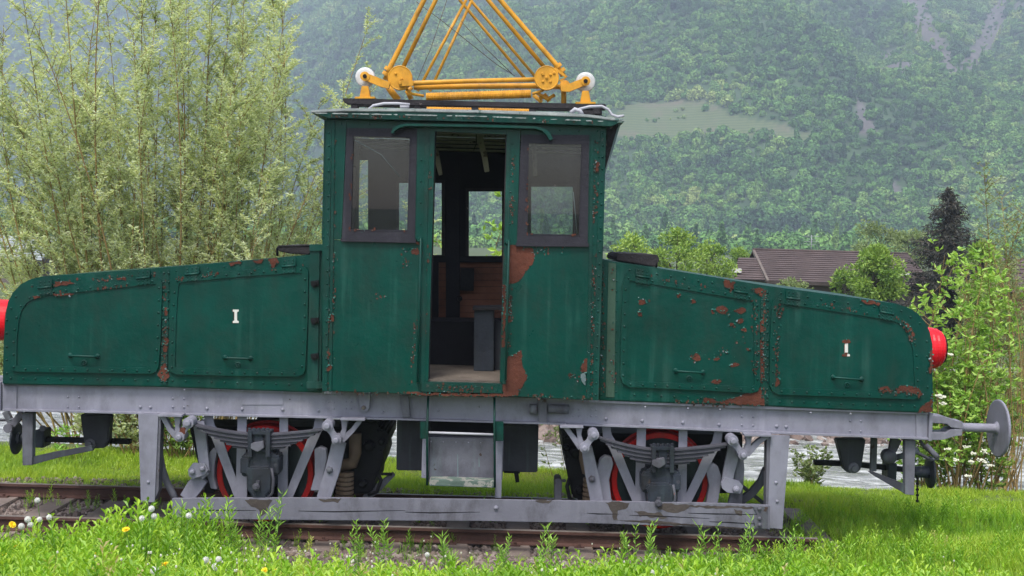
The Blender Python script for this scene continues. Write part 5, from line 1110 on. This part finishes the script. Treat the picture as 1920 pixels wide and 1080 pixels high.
tree_px('leafy_tree', 1480, 520, 640, 46, 60, 'dry looking low bush below the brown roof', 'bush', leaf=.14, count=1500, mat='pale_leaf', group=TB)
for px_, yt, lab in ((40, 402, 'hazy tree beyond the river at the left edge of the picture'), (130, 412, 'hazy tree beyond the river behind the left part of the willow'), (230, 405, 'hazy tree beyond the river behind the willow stems'), (520, 418, 'hazy tree beyond the river beside the cab')):
    tree_px('leafy_tree', px_, yt + 22, 600, 80, 44, lab, 'tree', leaf=.28, count=1300, mat='pale_leaf', group=TB)
# spruce
def spruce():
    b = P(1778, 640, 50); t_ = P(1776, 350, 50); H = t_.z - b.z; t = thing('spruce_tree', b, 'dark almost bare spruce standing beside the brown roof', 'tree')
    m_ = MB(); m_.tube([b, b.lerp(t_, .5), t_], [.14, .08, .015], 7); m_.build('trunk', 'bark', t)
    P_, D_ = [], []; bo = MB()
    for i in range(400):
        f = random.random() ** .85; z = b.z + H * (1 - f * .93) - .0; L = min(1.75, .12 + 3.0 * f) * random.uniform(.45, 1.25) * (.75 + .5 * abs(math.sin(f * 41))); th = random.uniform(0, 6.28); o = Vector((math.cos(th), math.sin(th), 0)); p0 = Vector((b.x + (t_.x - b.x) * (1 - f), b.y, z)); p1 = p0 + o * L * .6 + Vector((0, 0, -.10 * L)); p2 = p0 + o * L + Vector((0, 0, -.02 * L))
        bo.tube([p0, p1, p2], [.03, .018, .006], 4, cap=False)
        for k in range(int(14 + 34 * L)):
            s_ = random.random(); c = p0.lerp(p1, s_ * 2) if s_ < .5 else p1.lerp(p2, s_ * 2 - 1); P_.append(c + Vector((random.gauss(0, .05), random.gauss(0, .05), random.gauss(-.05, .06)))); D_.append(o * .5 + Vector((random.gauss(0, .5), random.gauss(0, .5), random.uniform(-1.1, .1))))
    bo.build('boughs', 'bark', t, kind='stuff'); n = len(P_); leaves('needles', np.array(P_), np.array(D_), RNG.uniform(.10, .24, n), RNG.uniform(.03, .06, n), RNG.random(n), 'needle', t, kind='stuff')
spruce()
# near shrubs along the edge of the bank
def stemmy(name, base, stems, H, spread, lab, cat, leaf, mat, nleaf, bark='twig', r=.012, group=None, droop=.0, flowers=0, lean=0, aspect=.5, vb=0, lo=.15):
    t = thing(name, base, lab, cat, group); base = Vector(base); P_, D_, V_ = [], [], []; side = MB()
    for i in range(stems):
        x0 = base + Vector((random.gauss(0, .10), random.gauss(0, .10), 0)); h = H * random.uniform(.55, 1); tip = x0 + Vector((random.uniform(-spread, spread) + lean, random.uniform(-spread, spread) * .8, h)); sp = stem_points(x0, tip, .06 * H, 6)
        m_ = MB(); m_.tube(sp, [r * (1 - .15 * k) for k in range(6)], 5, cap=False); m_.build('stem', bark, t)
        for j in range(max(1, nleaf // stems // 6)):
            tt = random.uniform(lo, 1); p, d = polyline_at(sp, tt); a = random.uniform(0, 6.28); o = (d * .6 + Vector((math.cos(a), math.sin(a), .2))).normalized(); L = random.uniform(.08, .35) * min(1, H / 2); q = p + o * L
            if j % 2: side.tube([p, q], [r * .35, r * .15], 3, cap=False)
            cv = random.gauss(0, .12)
            for k in range(6):
                f = random.uniform(.4, 1.1); a2 = random.uniform(0, 6.28); P_.append(p.lerp(q, f)); D_.append(o * .7 + Vector((math.cos(a2), math.sin(a2), random.uniform(-.5, .6) - droop))); V_.append(.5 + vb + cv + random.gauss(0, .12))
    if side.v: side.build('twigs', bark, t, kind='stuff')
    if P_:
        n = len(P_); leaves('foliage', np.array(P_), np.array(D_), RNG.uniform(.7, 1.2, n) * leaf, RNG.uniform(.7, 1.2, n) * leaf * aspect, np.clip(V_, 0, 1), mat, t, kind='stuff')
    return t
def blossoms(t, places, Y):
    for (x, y) in places:
        c = P(x, y, Y); m_ = MB()
        for k in range(14): a = random.uniform(0, 6.28); rr = random.uniform(0, .045); m_.cyl(c + Vector((math.cos(a) * rr, -random.uniform(0, .03), math.sin(a) * rr * .45)), (random.gauss(0, .3), -1, .9), [(0, .004), (.006, .013), (.007, .001)], 6)
        m_.build('flower_cluster', 'blossom', t)
b = at_px(1792, 15.7); t = stemmy('flowering_shrub', b, 24, 3.35, .42, 'bright green large leaved shrub with white flowers behind the buffer', 'shrub', .095, 'shrub_leaf', 4300, group='shrubs along the riverbank', lean=-.05, vb=.12)
blossoms(t, [(1812, 838), (1846, 846), (1826, 850), (1864, 848), (1838, 862), (1820, 866), (1856, 872), (1758, 742), (1765, 744), (1768, 756), (1792, 862), (1815, 892), (1783, 664), (1845, 866), (1776, 842)], 15.2)
b = at_px(1838, 15.9); stemmy('leafy_shrub', b, 16, 1.9, .42, 'lower round shrub with dull green leaves beside the buffer disc', 'shrub', .09, 'bush_leaf', 1500, group='shrubs along the riverbank', vb=.25)
b = at_px(1745, 16.1); stemmy('leafy_shrub', b, 12, 2.2, .3, 'green shrub directly behind the end of the right hood', 'shrub', .10, 'shrub_leaf', 1300, group='shrubs along the riverbank', vb=.05)
b = at_px(1893, 15.6); stemmy('twiggy_shrub', b, 13, 3.1, .30, 'nearly bare reddish twiggy shrub at the right edge', 'shrub', .05, 'pale_leaf', 150, bark='twig', r=.008, group='shrubs along the riverbank')
b = at_px(1888, 19.5, -1.2); stemmy('young_birch', b, 12, 5.4, .75, 'slender pale young birch at the right edge', 'tree', .05, 'pale_leaf', 7500, bark='twig', r=.014, group='shrubs along the riverbank', vb=.2, lo=.3)
b = at_px(1520, 15.9); stemmy('pale_bush', b, 14, .75, .3, 'low pale bush behind the right hand guard post', 'bush', .06, 'pale_leaf', 1100, group='shrubs along the riverbank', r=.005)
b = at_px(1070, 15.9); stemmy('pale_bush', b, 10, .8, .25, 'low dry bush between dark box and right wheel', 'bush', .05, 'pale_leaf', 420, group='shrubs along the riverbank', r=.005)
b = at_px(262, 16.3); stemmy('leafy_shrub', b, 18, .95, .5, 'dense dark low shrub under the left hood', 'shrub', .075, 'willow_leaf', 2300, group='shrubs along the riverbank', vb=-.25)
b = at_px(345, 16.2); stemmy('leafy_shrub', b, 14, .8, .3, 'small dark shrub beside the left guard post', 'shrub', .07, 'bush_leaf', 1300, group='shrubs along the riverbank', vb=-.1)
b = at_px(175, 17.2); stemmy('leafy_shrub', b, 14, 1.1, .5, 'loose green shrub at the water edge behind the left coupler', 'shrub', .075, 'willow_leaf', 1500, group='shrubs along the riverbank', vb=-.1)
b = at_px(120, 15.9); stemmy('grassy_tuft', b, 8, .5, .2, 'thin green tuft at the river edge under the left hood', 'plant', .10, 'weed_leaf', 160, group='shrubs along the riverbank', r=.003, aspect=.2)
b = at_px(905, 18.3, -1.3); stemmy('young_tree', b, 7, 4.9, .35, 'young large leaved tree seen through the cab doorway', 'tree', .13, 'shrub_leaf', 420, group='shrubs along the riverbank', vb=.1, r=.012, lo=.55)
b = at_px(815, 18.6, -1.3); stemmy('young_tree', b, 6, 4.7, .3, 'young tree seen through the narrow rear cab window', 'tree', .11, 'shrub_leaf', 700, group='shrubs along the riverbank', vb=.1, r=.012, lo=.4)
labs = ['under the left buffer end', 'behind the left wheel', 'behind the left motor', 'behind the grey box', 'left of the right wheel', 'behind the right wheel', 'behind the right guard post', 'below the right buffer beam', 'behind the coupler', 'at the right edge below the path']
for i, px_ in enumerate((60, 330, 690, 880, 1040, 1240, 1490, 1620, 1740, 1885)):
    X_ = P(px_, 700, 29).x; Y_ = float(shore(X_)) + 1.9 + random.random(); tree('far_bank_bush', (X_, Y_, float(gz(X_, Y_)) - .05), random.uniform(.6, 1.2), random.uniform(.7, 1.4), 'low bush on the far bank ' + labs[i], 'bush', leaf=.10, count=1100, trunk_h=.05, mat='bush_leaf' if i % 3 else 'pale_leaf', clusters=14, group='bushes on the far riverbank', trunk_r=.03)

# ---- house, wall and path on the far side
def roof_slope(a, b, c, d, n, mb):
    """a-b ridge, d-c eaves: n overlapping courses"""
    a, b, c, d = map(Vector, (a, b, c, d)); nr = (b - a).cross(d - a).normalized(); nr = nr if nr.z > 0 else -nr
    for i in range(n):
        t0, t1 = i / n, (i + 1.12) / n; p = [a.lerp(d, t0), b.lerp(c, t0), b.lerp(c, t1), a.lerp(d, t1)]
        mb.ext([p[0] + nr * .01, p[1] + nr * .01, p[2] + nr * .05, p[3] + nr * .05], -nr * .03)
hA = P(1412, 469, 62); hB = P(1702, 475, 62); e0 = P(1421, 526, 58.5); gb = -1.1; ez = e0.z
house = thing('bungalow', (P(1500, 500, 60).x, 60, gb), 'low house with a brown tiled roof beyond the river', 'house')
m_ = MB(); zr = hA.z - .0; x0, x1 = hA.x, hB.x; roof_slope((x0, 62, zr), (x1, 62, zr), (x1 + .2, 58.3, ez), (x0 + .1, 58.3, ez), 15, m_); roof_slope((x0, 62, zr), (x1, 62, zr), (x1 + .2, 65.7, ez), (x0 + .1, 65.7, ez), 8, m_); ro = m_.build('roof', 'roof_tiles', house)
m_ = MB(); m_.box((x0 - .05, 58.15, ez - .14), (x1 + .3, 58.28, ez + .0)); m_.build('gutter', 'dark_timber', ro); m_ = MB(); m_.tube([(x0, 62, zr + .04), (x1, 62, zr + .04)], .07, 6); m_.build('ridge_cap', 'roof_tiles', ro)
m_ = MB(); m_.ext([(x0 - .04, 62, zr + .05), (x0 - .04, 58.2, ez + .05), (x0 - .04, 58.2, ez - .12), (x0 - .04, 62, zr - .12)], (.12, 0, 0)); m_.build('verge_board', 'house_wall', ro)
m_ = MB(); m_.box((x0 + .3, 59.1, gb), (x1 - .1, 64.9, ez + .02)); m_.build('wall', 'house_wall', house); m_ = MB()
for k in range(4): m_.box((x0 + 1.2 + k * 2.1, 59.04, ez - 1.2), (x0 + 2.1 + k * 2.1, 59.12, ez - .25)); 
m_.build('windows', 'inner_black', house, kind='stuff')
xl = P(1372, 500, 60).x; zl = P(1400, 484, 60).z
m_ = MB(); roof_slope((x0 - .9, 61, zl), (x0, 61, zl), (x0, 58.6, ez + .02), (xl - .2, 58.6, ez + .02), 10, m_); m_.build('side_roof', 'roof_tiles', house); m_ = MB(); m_.box((xl, 59.1, gb), (x0 + .25, 62, ez)); m_.build('side_wall', 'house_wall', house)
m_ = MB(); c = P(1381, 508, 59.2); m_.box((c.x - .2, 59.0, c.z - .08), (c.x + .2, 59.4, c.z + .12)); m_.build('roof_vent', 'white_paint', house); m_ = MB(); c = P(1692, 512, 58.6); m_.box((c.x - .2, 58.1, c.z - .08), (c.x + .2, 58.6, c.z + .08)); m_.build('gutter_end', 'white_paint', house)
c = Vector((P(1521, 470, 62).x, 62, zr)); an = thing('roof_aerial', c, 'television aerial standing on the brown roof ridge', 'aerial'); m_ = MB(); m_.tube([c, c + Vector((0, 0, .85))], .018, 6); m_.build('mast', 'cable_grey', an)
m_ = MB()
for dz, w_ in ((.78, .38), (.62, .2), (.5, .36), (.34, .22)): m_.tube([c + Vector((-w_, 0, dz)), c + Vector((w_, 0, dz + .02))], .009, 5); 
for dx in (-.3, -.18, .2, .32): m_.tube([c + Vector((dx, -.1, .78)), c + Vector((dx, .1, .78))], .008, 4)
m_.build('aerial_rods', 'cable_grey', an, kind='stuff')
c = P(1643, 480, 61.5); dd = thing('satellite_dish', c, 'small white satellite dish on the brown roof', 'satellite dish'); m_ = MB(); m_.cyl(c, (.8, -.5, .2), [(0, .02), (.02, .15), (.05, .24), (.045, .25), (.012, .14), (.005, .01)], 20); m_.build('dish', 'white_paint', dd); m_ = MB(); m_.tube([c, c + Vector((0, .2, -.35))], .02, 6); m_.build('dish_arm', 'cable_grey', dd)
a = P(1868, 545, 52); b = P(1960, 640, 52); w_ = thing('brown_shed', ((a.x + b.x) / 2, 53, b.z), 'plain brown wall of a shed at the right edge beyond the shrubs', 'shed'); m_ = MB(); m_.box((a.x, 52, gb), (b.x + 2, 54.5, a.z)); m_.build('wall', 'plain_brown', w_)
m_ = MB(); q = P(1838, 500, 54); roof_slope((q.x - .3, 54, P(1870, 484, 54).z), (b.x + 2.4, 54, P(1870, 484, 54).z), (b.x + 2.5, 51.6, a.z - .05), (q.x - .5, 51.6, a.z - .05), 9, m_); m_.build('roof', 'roof_tiles', w_)
m_ = MB(); m_.ext([(-40, 37.0, -.95), (40, 37.0, -.95), (40, 37.0, -.88), (-40, 37.0, -.88)], (0, 1.6, 0)); o = m_.build('path', 'concrete', None, kind='structure')
a = P(1700, 640, 48); m_ = MB()
tree('garden_hedge', (P(1880, 600, 46).x, 46, -1.0), 1.5, 1.6, 'dark hedge below the brown shed at the right edge', 'hedge', leaf=.12, count=2600, mat='bush_leaf', clusters=26, trunk_h=.02, trunk_r=.03, solo_v=-.3)
# grey building glimpsed through the left of the willow
a = P(-60, 440, 75); b = P(70, 600, 75); g_ = thing('grey_building', ((a.x + b.x) / 2, 76, gb), 'grey low building glimpsed through the willow at the left edge', 'building'); m_ = MB(); m_.box((a.x, 75, gb), (b.x, 80, .6)); m_.build('wall', 'house_wall', g_); m_ = MB(); roof_slope((a.x, 77.5, 1.9), (b.x + .3, 77.5, 1.9), (b.x + .4, 74.6, .5), (a.x, 74.6, .5), 10, m_); m_.build('roof', 'roof_sheet', g_)
for k in range(3): m_ = MB(); m_.box((a.x + 1 + k * 1.3, 74.94, -.4), (a.x + 1.8 + k * 1.3, 75.02, .3)); m_.build('window', 'inner_black', g_)

# ---- grass
def tuft(name, mat, nb, H, W, rad, lean, seg=4, leafy=False):
    V, F = [], []
    for i in range(nb):
        a = random.uniform(0, 6.28); r = rad * math.sqrt(random.random()); p = Vector((math.cos(a) * r, math.sin(a) * r, -.02)); h = H * random.uniform(.55, 1.05); th = random.uniform(0, 6.28); ln = lean * random.uniform(.2, 1.2); o = Vector((math.cos(th), math.sin(th), 0)); s_ = Vector((-o.y, o.x, 0)); a2 = random.uniform(-1, 1); s_ = (s_ * math.cos(a2) + o * math.sin(a2)); w_ = W * random.uniform(.6, 1.2); b0 = len(V)
        for k in range(seg + 1):
            t_ = k / seg; c = p + o * ln * h * t_ ** 2 + Vector((0, 0, h * (t_ - .25 * ln * t_ ** 3))); ww = w_ * (1 - t_ ** 1.6) * (.6 + .8 * t_ if t_ < .5 else 1)
            V += [c - s_ * ww, c + s_ * ww]
        for k in range(seg): F.append((b0 + 2 * k, b0 + 2 * k + 1, b0 + 2 * k + 3, b0 + 2 * k + 2))
    if leafy:
        for i in range(leafy):
            a = random.uniform(0, 6.28); p = Vector((math.cos(a), math.sin(a), 0)) * rad * .8 * random.random(); h = H * random.uniform(.8, 1.25); top_ = p + Vector((random.gauss(0, .12) * h, random.gauss(0, .12) * h, h))
            for k in range(17):
                t_ = .15 + .85 * k / 16; c = p.lerp(top_, t_); th = k * 2.4; o = Vector((math.cos(th), math.sin(th), 1.1 + .8 * t_)).normalized(); L = .085 * (1.15 - .55 * t_); s_ = o.cross(Vector((0, 0, 1))).normalized(); b0 = len(V); w_ = .0065
                V += [c, c + o * L * .45 - s_ * w_, c + o * L + Vector((0, 0, -.02)), c + o * L * .45 + s_ * w_]; F.append((b0, b0 + 1, b0 + 2, b0 + 3))
            b0 = len(V); V += [p + Vector((-.0015, 0, 0)), p + Vector((.0015, 0, 0)), top_ + Vector((.001, 0, 0)), top_ - Vector((.001, 0, 0))]; F.append((b0, b0 + 1, b0 + 2, b0 + 3))
    me = fast_mesh(name, np.array([tuple(v) for v in V]), np.array(F), mat, None, False); return bpy.data.objects.new(name, me)
near_src = [tuft('near_tuft', 'grass_near', 15, .25, .0042, .06, .42) for _ in range(4)] + [tuft('near_tuft', 'grass_near', 9, .20, .0042, .06, .4, leafy=1) for _ in range(4)] + [tuft('near_tuft', 'grass_near', 10, .25, .0065, .05, .7) for _ in range(2)]
n = 19500; Y = 4.4 + (13.4 - 4.4) * RNG.random(n) ** .95; X = RNG.uniform(-1, 1, n) * (Y * .46 + .4)
cen = sstep(-3.1, -1.9, X) * sstep(1.9, .9, X)            # ballast shoulder shows in the middle, grass thins out there
dens = np.where((Y > 11.05) & (X < 2.35 + (Y - 11) * .35), 0, 1) * np.where(Y > 9.6, 1 - cen * sstep(9.3, 10.0, Y) * .88, 1.0) * np.where((X < -3.2) & (Y > 10.4), .55, 1)
k = RNG.random(n) < dens; X, Y = X[k], Y[k]; n = len(X); cl = fbm(X * 1.3, Y * 1.3, 3)
hs_ = RNG.uniform(.55, 1.3, n) * (1 + .7 * cl) * .88 * lerp(1, .6, cen[k] * sstep(8.4, 9.6, Y)) * lerp(1, .85, sstep(-3.2, -3.6, X) * sstep(8.6, 9.4, Y)) * lerp(1.0, 1.7, sstep(-1.5, -2.6, X) * sstep(-4.2, -3.4, X) * sstep(8.5, 9.5, Y))
ix = np.where(cl + RNG.normal(0, .25, n) > .0, RNG.integers(4, 8, n), np.where(RNG.random(n) < .8, RNG.integers(0, 4, n), RNG.integers(8, 10, n)))
instancer('meadow_grass', np.stack([X, Y, gz(X, Y)], 1), np.stack([hs_ * .9 + .2, hs_ * .9 + .2, hs_], 1), np.stack([RNG.normal(0, .1, n), RNG.normal(0, .1, n), RNG.uniform(0, 6.28, n)], 1), ix, near_src, 'grass_near', kind='stuff')
far_src = [tuft('far_tuft', 'grass_far', 16, .10, .0034, .07, .6, seg=3) for _ in range(4)]
n = 34000; Y = RNG.uniform(10.9, 16.6, n); X = RNG.uniform(-1, 1, n) * (Y * .46 + .6); ok = ((Y > 13.75) | (X > 2.55 + .5 * fbm(Y, X, 2))) ; X, Y = X[ok], Y[ok]; n = len(X)
hs_ = RNG.uniform(.5, 1.4, n) * (1 + 1.0 * fbm(X * 1.1, Y * 1.1, 3)) * lerp(1, 1.7, sstep(3.3, 4.5, X) * sstep(12.5, 11.5, Y))
instancer('bank_grass', np.stack([X, Y, gz(X, Y)], 1), np.stack([hs_ * .8 + .3, hs_ * .8 + .3, hs_], 1), np.stack([RNG.normal(0, .1, n), RNG.normal(0, .1, n), RNG.uniform(0, 6.28, n)], 1), RNG.integers(0, 4, n), far_src, 'grass_far', kind='stuff')
n = 5200; X = RNG.uniform(-14, 16, n); Y = shore(X) + RNG.uniform(.8, 12, n); s_ = RNG.uniform(1.6, 3.2, n)
instancer('far_bank_grass', np.stack([X, Y, gz(X, Y)], 1), np.stack([s_ * 1.6, s_ * 1.6, s_], 1), np.stack([X * 0, X * 0, RNG.uniform(0, 6.28, n)], 1), RNG.integers(0, 4, n), far_src, 'grass_far', kind='stuff')
# a few blades inside the track
n = 240; X = RNG.uniform(-5.5, 3.3, n); Y = RNG.choice([11.45, 12.9, 13.5], n) + RNG.normal(0, .16, n); s_ = RNG.uniform(.4, .9, n)
instancer('track_weeds', np.stack([X, Y, X * 0 - .17], 1), np.stack([s_, s_, s_ * 1.1], 1), np.stack([X * 0, X * 0, RNG.uniform(0, 6.28, n)], 1), RNG.integers(4, 8, n), near_src, 'grass_near', kind='stuff')

# ---- single tall weeds in front of the side board
def weed(px, pytop, lab, Y=10.75, nl=26):
    Y = random.uniform(10.1, 11.0); nl = random.choice([14, 18, 22, 28]); pytop += random.uniform(-6, 14); lean_ = random.uniform(-26, 26)
    b = at_px(px, Y); top_ = P(px + lean_, pytop, Y); t = thing('tall_weed', b, lab, 'weed', 'tall leafy weeds in front of the locomotive')
    P_, D_, V_ = [], [], []
    for s_ in range(3 if nl > 20 else 2):
        tp = top_ + Vector((random.gauss(0, .05), random.gauss(0, .05), -.09 * s_)); sp = stem_points(b + Vector((random.gauss(0, .015), 0, 0)), tp, .015, 5); m_ = MB(); m_.tube(sp, [.004, .0035, .003, .0025, .002], 5, cap=False); m_.build('stem', 'weed_leaf', t)
        for k in range(nl): t_ = .2 + .8 * k / nl; p, d = polyline_at(sp, min(t_, .999)); th = k * 2.4 + s_; P_.append(p); D_.append(Vector((math.cos(th), math.sin(th), .5 + .7 * t_))); V_.append(.3 + .6 * t_)
    n = len(P_); leaves('foliage', np.array(P_), np.array(D_), RNG.uniform(.05, .085, n) * (kf := random.uniform(.7, 1.35)), RNG.uniform(.009, .015, n) / kf ** .5, np.array(V_), 'weed_leaf', t, kind='stuff')
for px_, yt, lab in ((510, 925, 'tallest leafy weed in front of the left wheel'), (497, 948, 'weed just left of the tallest one by the left wheel'), (395, 925, 'slender weed in front of the board left end'), (345, 945, 'weed beside the left guard post'), (437, 940, 'upright weed before the left axle box'), (668, 982, 'bright weed on the stones right of the left wheel'), (722, 985, 'small weed on the stones under the step side'), (838, 1000, 'low weed below the step board'), (946, 1000, 'low weed right of the step board'), (1012, 982, 'weed left of the right wheel'), (1040, 990, 'small weed close beside the one left of the right wheel'), (1160, 985, 'weed under the left end of the right spring'), (1190, 972, 'tall weed in front of the right wheel'), (1215, 968, 'darker weed in front of the right axle box'), (1318, 975, 'weed before the right wheel rim'), (1392, 962, 'dense dark weed against the rotten board end'), (1376, 968, 'bushy weed just left of the rotten board end'), (1455, 985, 'weed at the foot of the right guard post'), (1500, 990, 'weed right of the right guard post'), (1350, 985, 'small weed under the board near its right end')):
    weed(px_, yt, lab)
# ---- dandelions
def dandelion_clock_source():
    t = bpy.data.objects.new('dandelion_clock', None); link(t); m_ = MB(); m_.tube([(0, 0, -.35), (.004, 0, -.15), (0, 0, 0)], .0022, 5); s_ = m_.build('stem', 'weed_leaf', None); s_.parent = t
    bm = bmesh.new(); bmesh.ops.create_icosphere(bm, subdivisions=3, radius=.0195); V, F = [], []
    for v in bm.verts:
        d = v.co.normalized() ; a = d.orthogonal().normalized(); b_ = d.cross(a); c = d * .0195 * random.uniform(.93, 1.05); s0 = .0034
        for k in range(2):
            q = a if k else b_; w2 = (b_ if k else a) * .0006; o = len(V); V += [c - q * s0 - w2, c + q * s0 - w2, c + q * s0 + w2, c - q * s0 + w2]; F.append((o, o + 1, o + 2, o + 3))
        o = len(V); V += [d * .004 - a * .0003, d * .004 + a * .0003, c + a * .0003, c - a * .0003]; F.append((o, o + 1, o + 2, o + 3))
    bm.free(); me = fast_mesh('seed_head', np.array([tuple(v) for v in V]), np.array(F), 'seed_head'); h = bpy.data.objects.new('seed_head', me); COL.objects.link(h); h.parent = t
    m_ = MB(); m_.cyl((0, 0, -.004), (0, 0, 1), [(0, .003), (.004, .006), (.008, .003)], 8); c = m_.build('receptacle', 'twig', None); c.parent = t; return t
def dandelion_source():
    t = bpy.data.objects.new('dandelion_flower', None); link(t); m_ = MB(); m_.tube([(0, 0, -.35), (0, .004, -.15), (0, 0, 0)], .0022, 5); s_ = m_.build('stem', 'weed_leaf', None); s_.parent = t
    V, F = [], []
    for r_, n_, h in ((.022, 26, .003), (.016, 20, .008), (.010, 14, .011)):
        for k in range(n_):
            a = 6.283 * k / n_ + random.uniform(-.1, .1); o = Vector((math.cos(a), math.sin(a), 0)); s2 = Vector((-o.y, o.x, 0)) * .0022; b0 = len(V); V += [o * .002 - s2 * .5, o * .002 + s2 * .5, o * r_ + s2 + Vector((0, 0, h)), o * r_ - s2 + Vector((0, 0, h))]; F.append((b0, b0 + 1, b0 + 2, b0 + 3))
    h = bpy.data.objects.new('flower_head', fast_mesh('flower_head', np.array([tuple(v) for v in V]), np.array(F), 'petal_yellow')); COL.objects.link(h); h.parent = t; return t
def place(src, used, loc, lab, cat, group, sc1, tilt):
    if not used: o = src; used.append(1)
    else:
        o = src.copy(); COL.objects.link(o)
        for c in list(src.children): d = c.copy(); COL.objects.link(d); d.parent = o
    o.location = loc; o.scale = (sc1,) * 3; o.rotation_euler = (tilt[0], tilt[1], random.uniform(0, 6)); o['label'] = lab; o['category'] = cat; o['group'] = group
src = dandelion_clock_source(); used = []; GC = 'white dandelion clocks in the grass'
for x, y, lab in ((40, 987, 'lowest left of the cluster of white dandelion clocks'), (57, 984, 'second white dandelion clock from the left in the cluster'), (52, 974, 'smaller white dandelion clock behind the cluster'), (74, 974, 'white dandelion clock in the middle of the cluster'), (92, 970, 'rightmost white dandelion clock of the left cluster'), (266, 972, 'white dandelion clock left of the pair by the guard post'), (289, 968, 'larger white dandelion clock by the left guard post'), (284, 954, 'white dandelion clock half hidden at the guard post foot'), (354, 967, 'white dandelion clock in front of the board left end'), (210, 1023, 'single round dandelion clock low at the left'), (70, 938, 'pale dandelion clock on the ballast between the rails'), (386, 1050, 'left clock of the ragged group near the bottom edge'), (404, 1063, 'ragged dandelion clock nearest the bottom edge'), (290, 1070, 'dandelion clock at the bottom edge left of centre'), (410, 1049, 'right clock of the ragged group near the bottom edge'), (801, 1040, 'pale dandelion clock on the stones below the step'), (1242, 1065, 'single white dandelion clock at the bottom right of centre'), (1226, 1074, 'small dandelion clock cut by the bottom edge')):
    c = hit(x, y, .27); place(src, used, c, lab, 'dandelion clock', GC, random.uniform(.9, 1.1), (random.gauss(0, .1), random.gauss(0, .1)))
src = dandelion_source(); used = []; GF = 'yellow dandelions in the grass'
for x, y, lab in ((23, 984, 'yellow dandelion left of the white clocks'), (30, 1025, 'yellow dandelion below the white clocks'), (6, 1042, 'yellow dandelion at the left edge'), (180, 1040, 'yellow dandelion at the lower left'), (236, 1026, 'left flower of the yellow dandelion pair'), (247, 1023, 'right flower of the yellow dandelion pair'), (222, 1021, 'yellow dandelion behind the single white clock'), (278, 1007, 'yellow dandelion under the guard post'), (236, 993, 'small yellow dandelion near the ballast'), (306, 1060, 'yellow dandelion beside the bottom white clock'), (515, 1071, 'yellow dandelion at the bottom near the left wheel'), (496, 1070, 'partly open yellow dandelion at the bottom'), (310, 1058, 'yellow dandelion behind the bottom white clock')):
    c = hit(x, y, .24); place(src, used, c, lab, 'dandelion', GF, random.uniform(.8, 1.1), (random.uniform(.3, .9), random.gauss(0, .2)))
# thin seed stalks with small white heads
m_ = MB(); h_ = MB()
for i in range(130):
    x = random.choice([random.uniform(200, 720), random.uniform(200, 1300), random.uniform(0, 1900)]); Y = random.uniform(5.6, 10.4); b = at_px(x, Y); L = random.uniform(.18, .34); tp = b + Vector((random.gauss(0, .03), random.gauss(0, .03), L)); m_.tube([b, b.lerp(tp, .5) + Vector((random.gauss(0, .006), 0, 0)), tp], .0012, 3, cap=False); h_.cyl(tp, (0, 0, 1), [(-.004, .002), (0, .006), (.008, .005), (.011, .001)], 6)
m_.build('seed_stalks', 'twig_yellow', None, kind='stuff'); h_.build('seed_tips', 'blossom', None, kind='stuff')
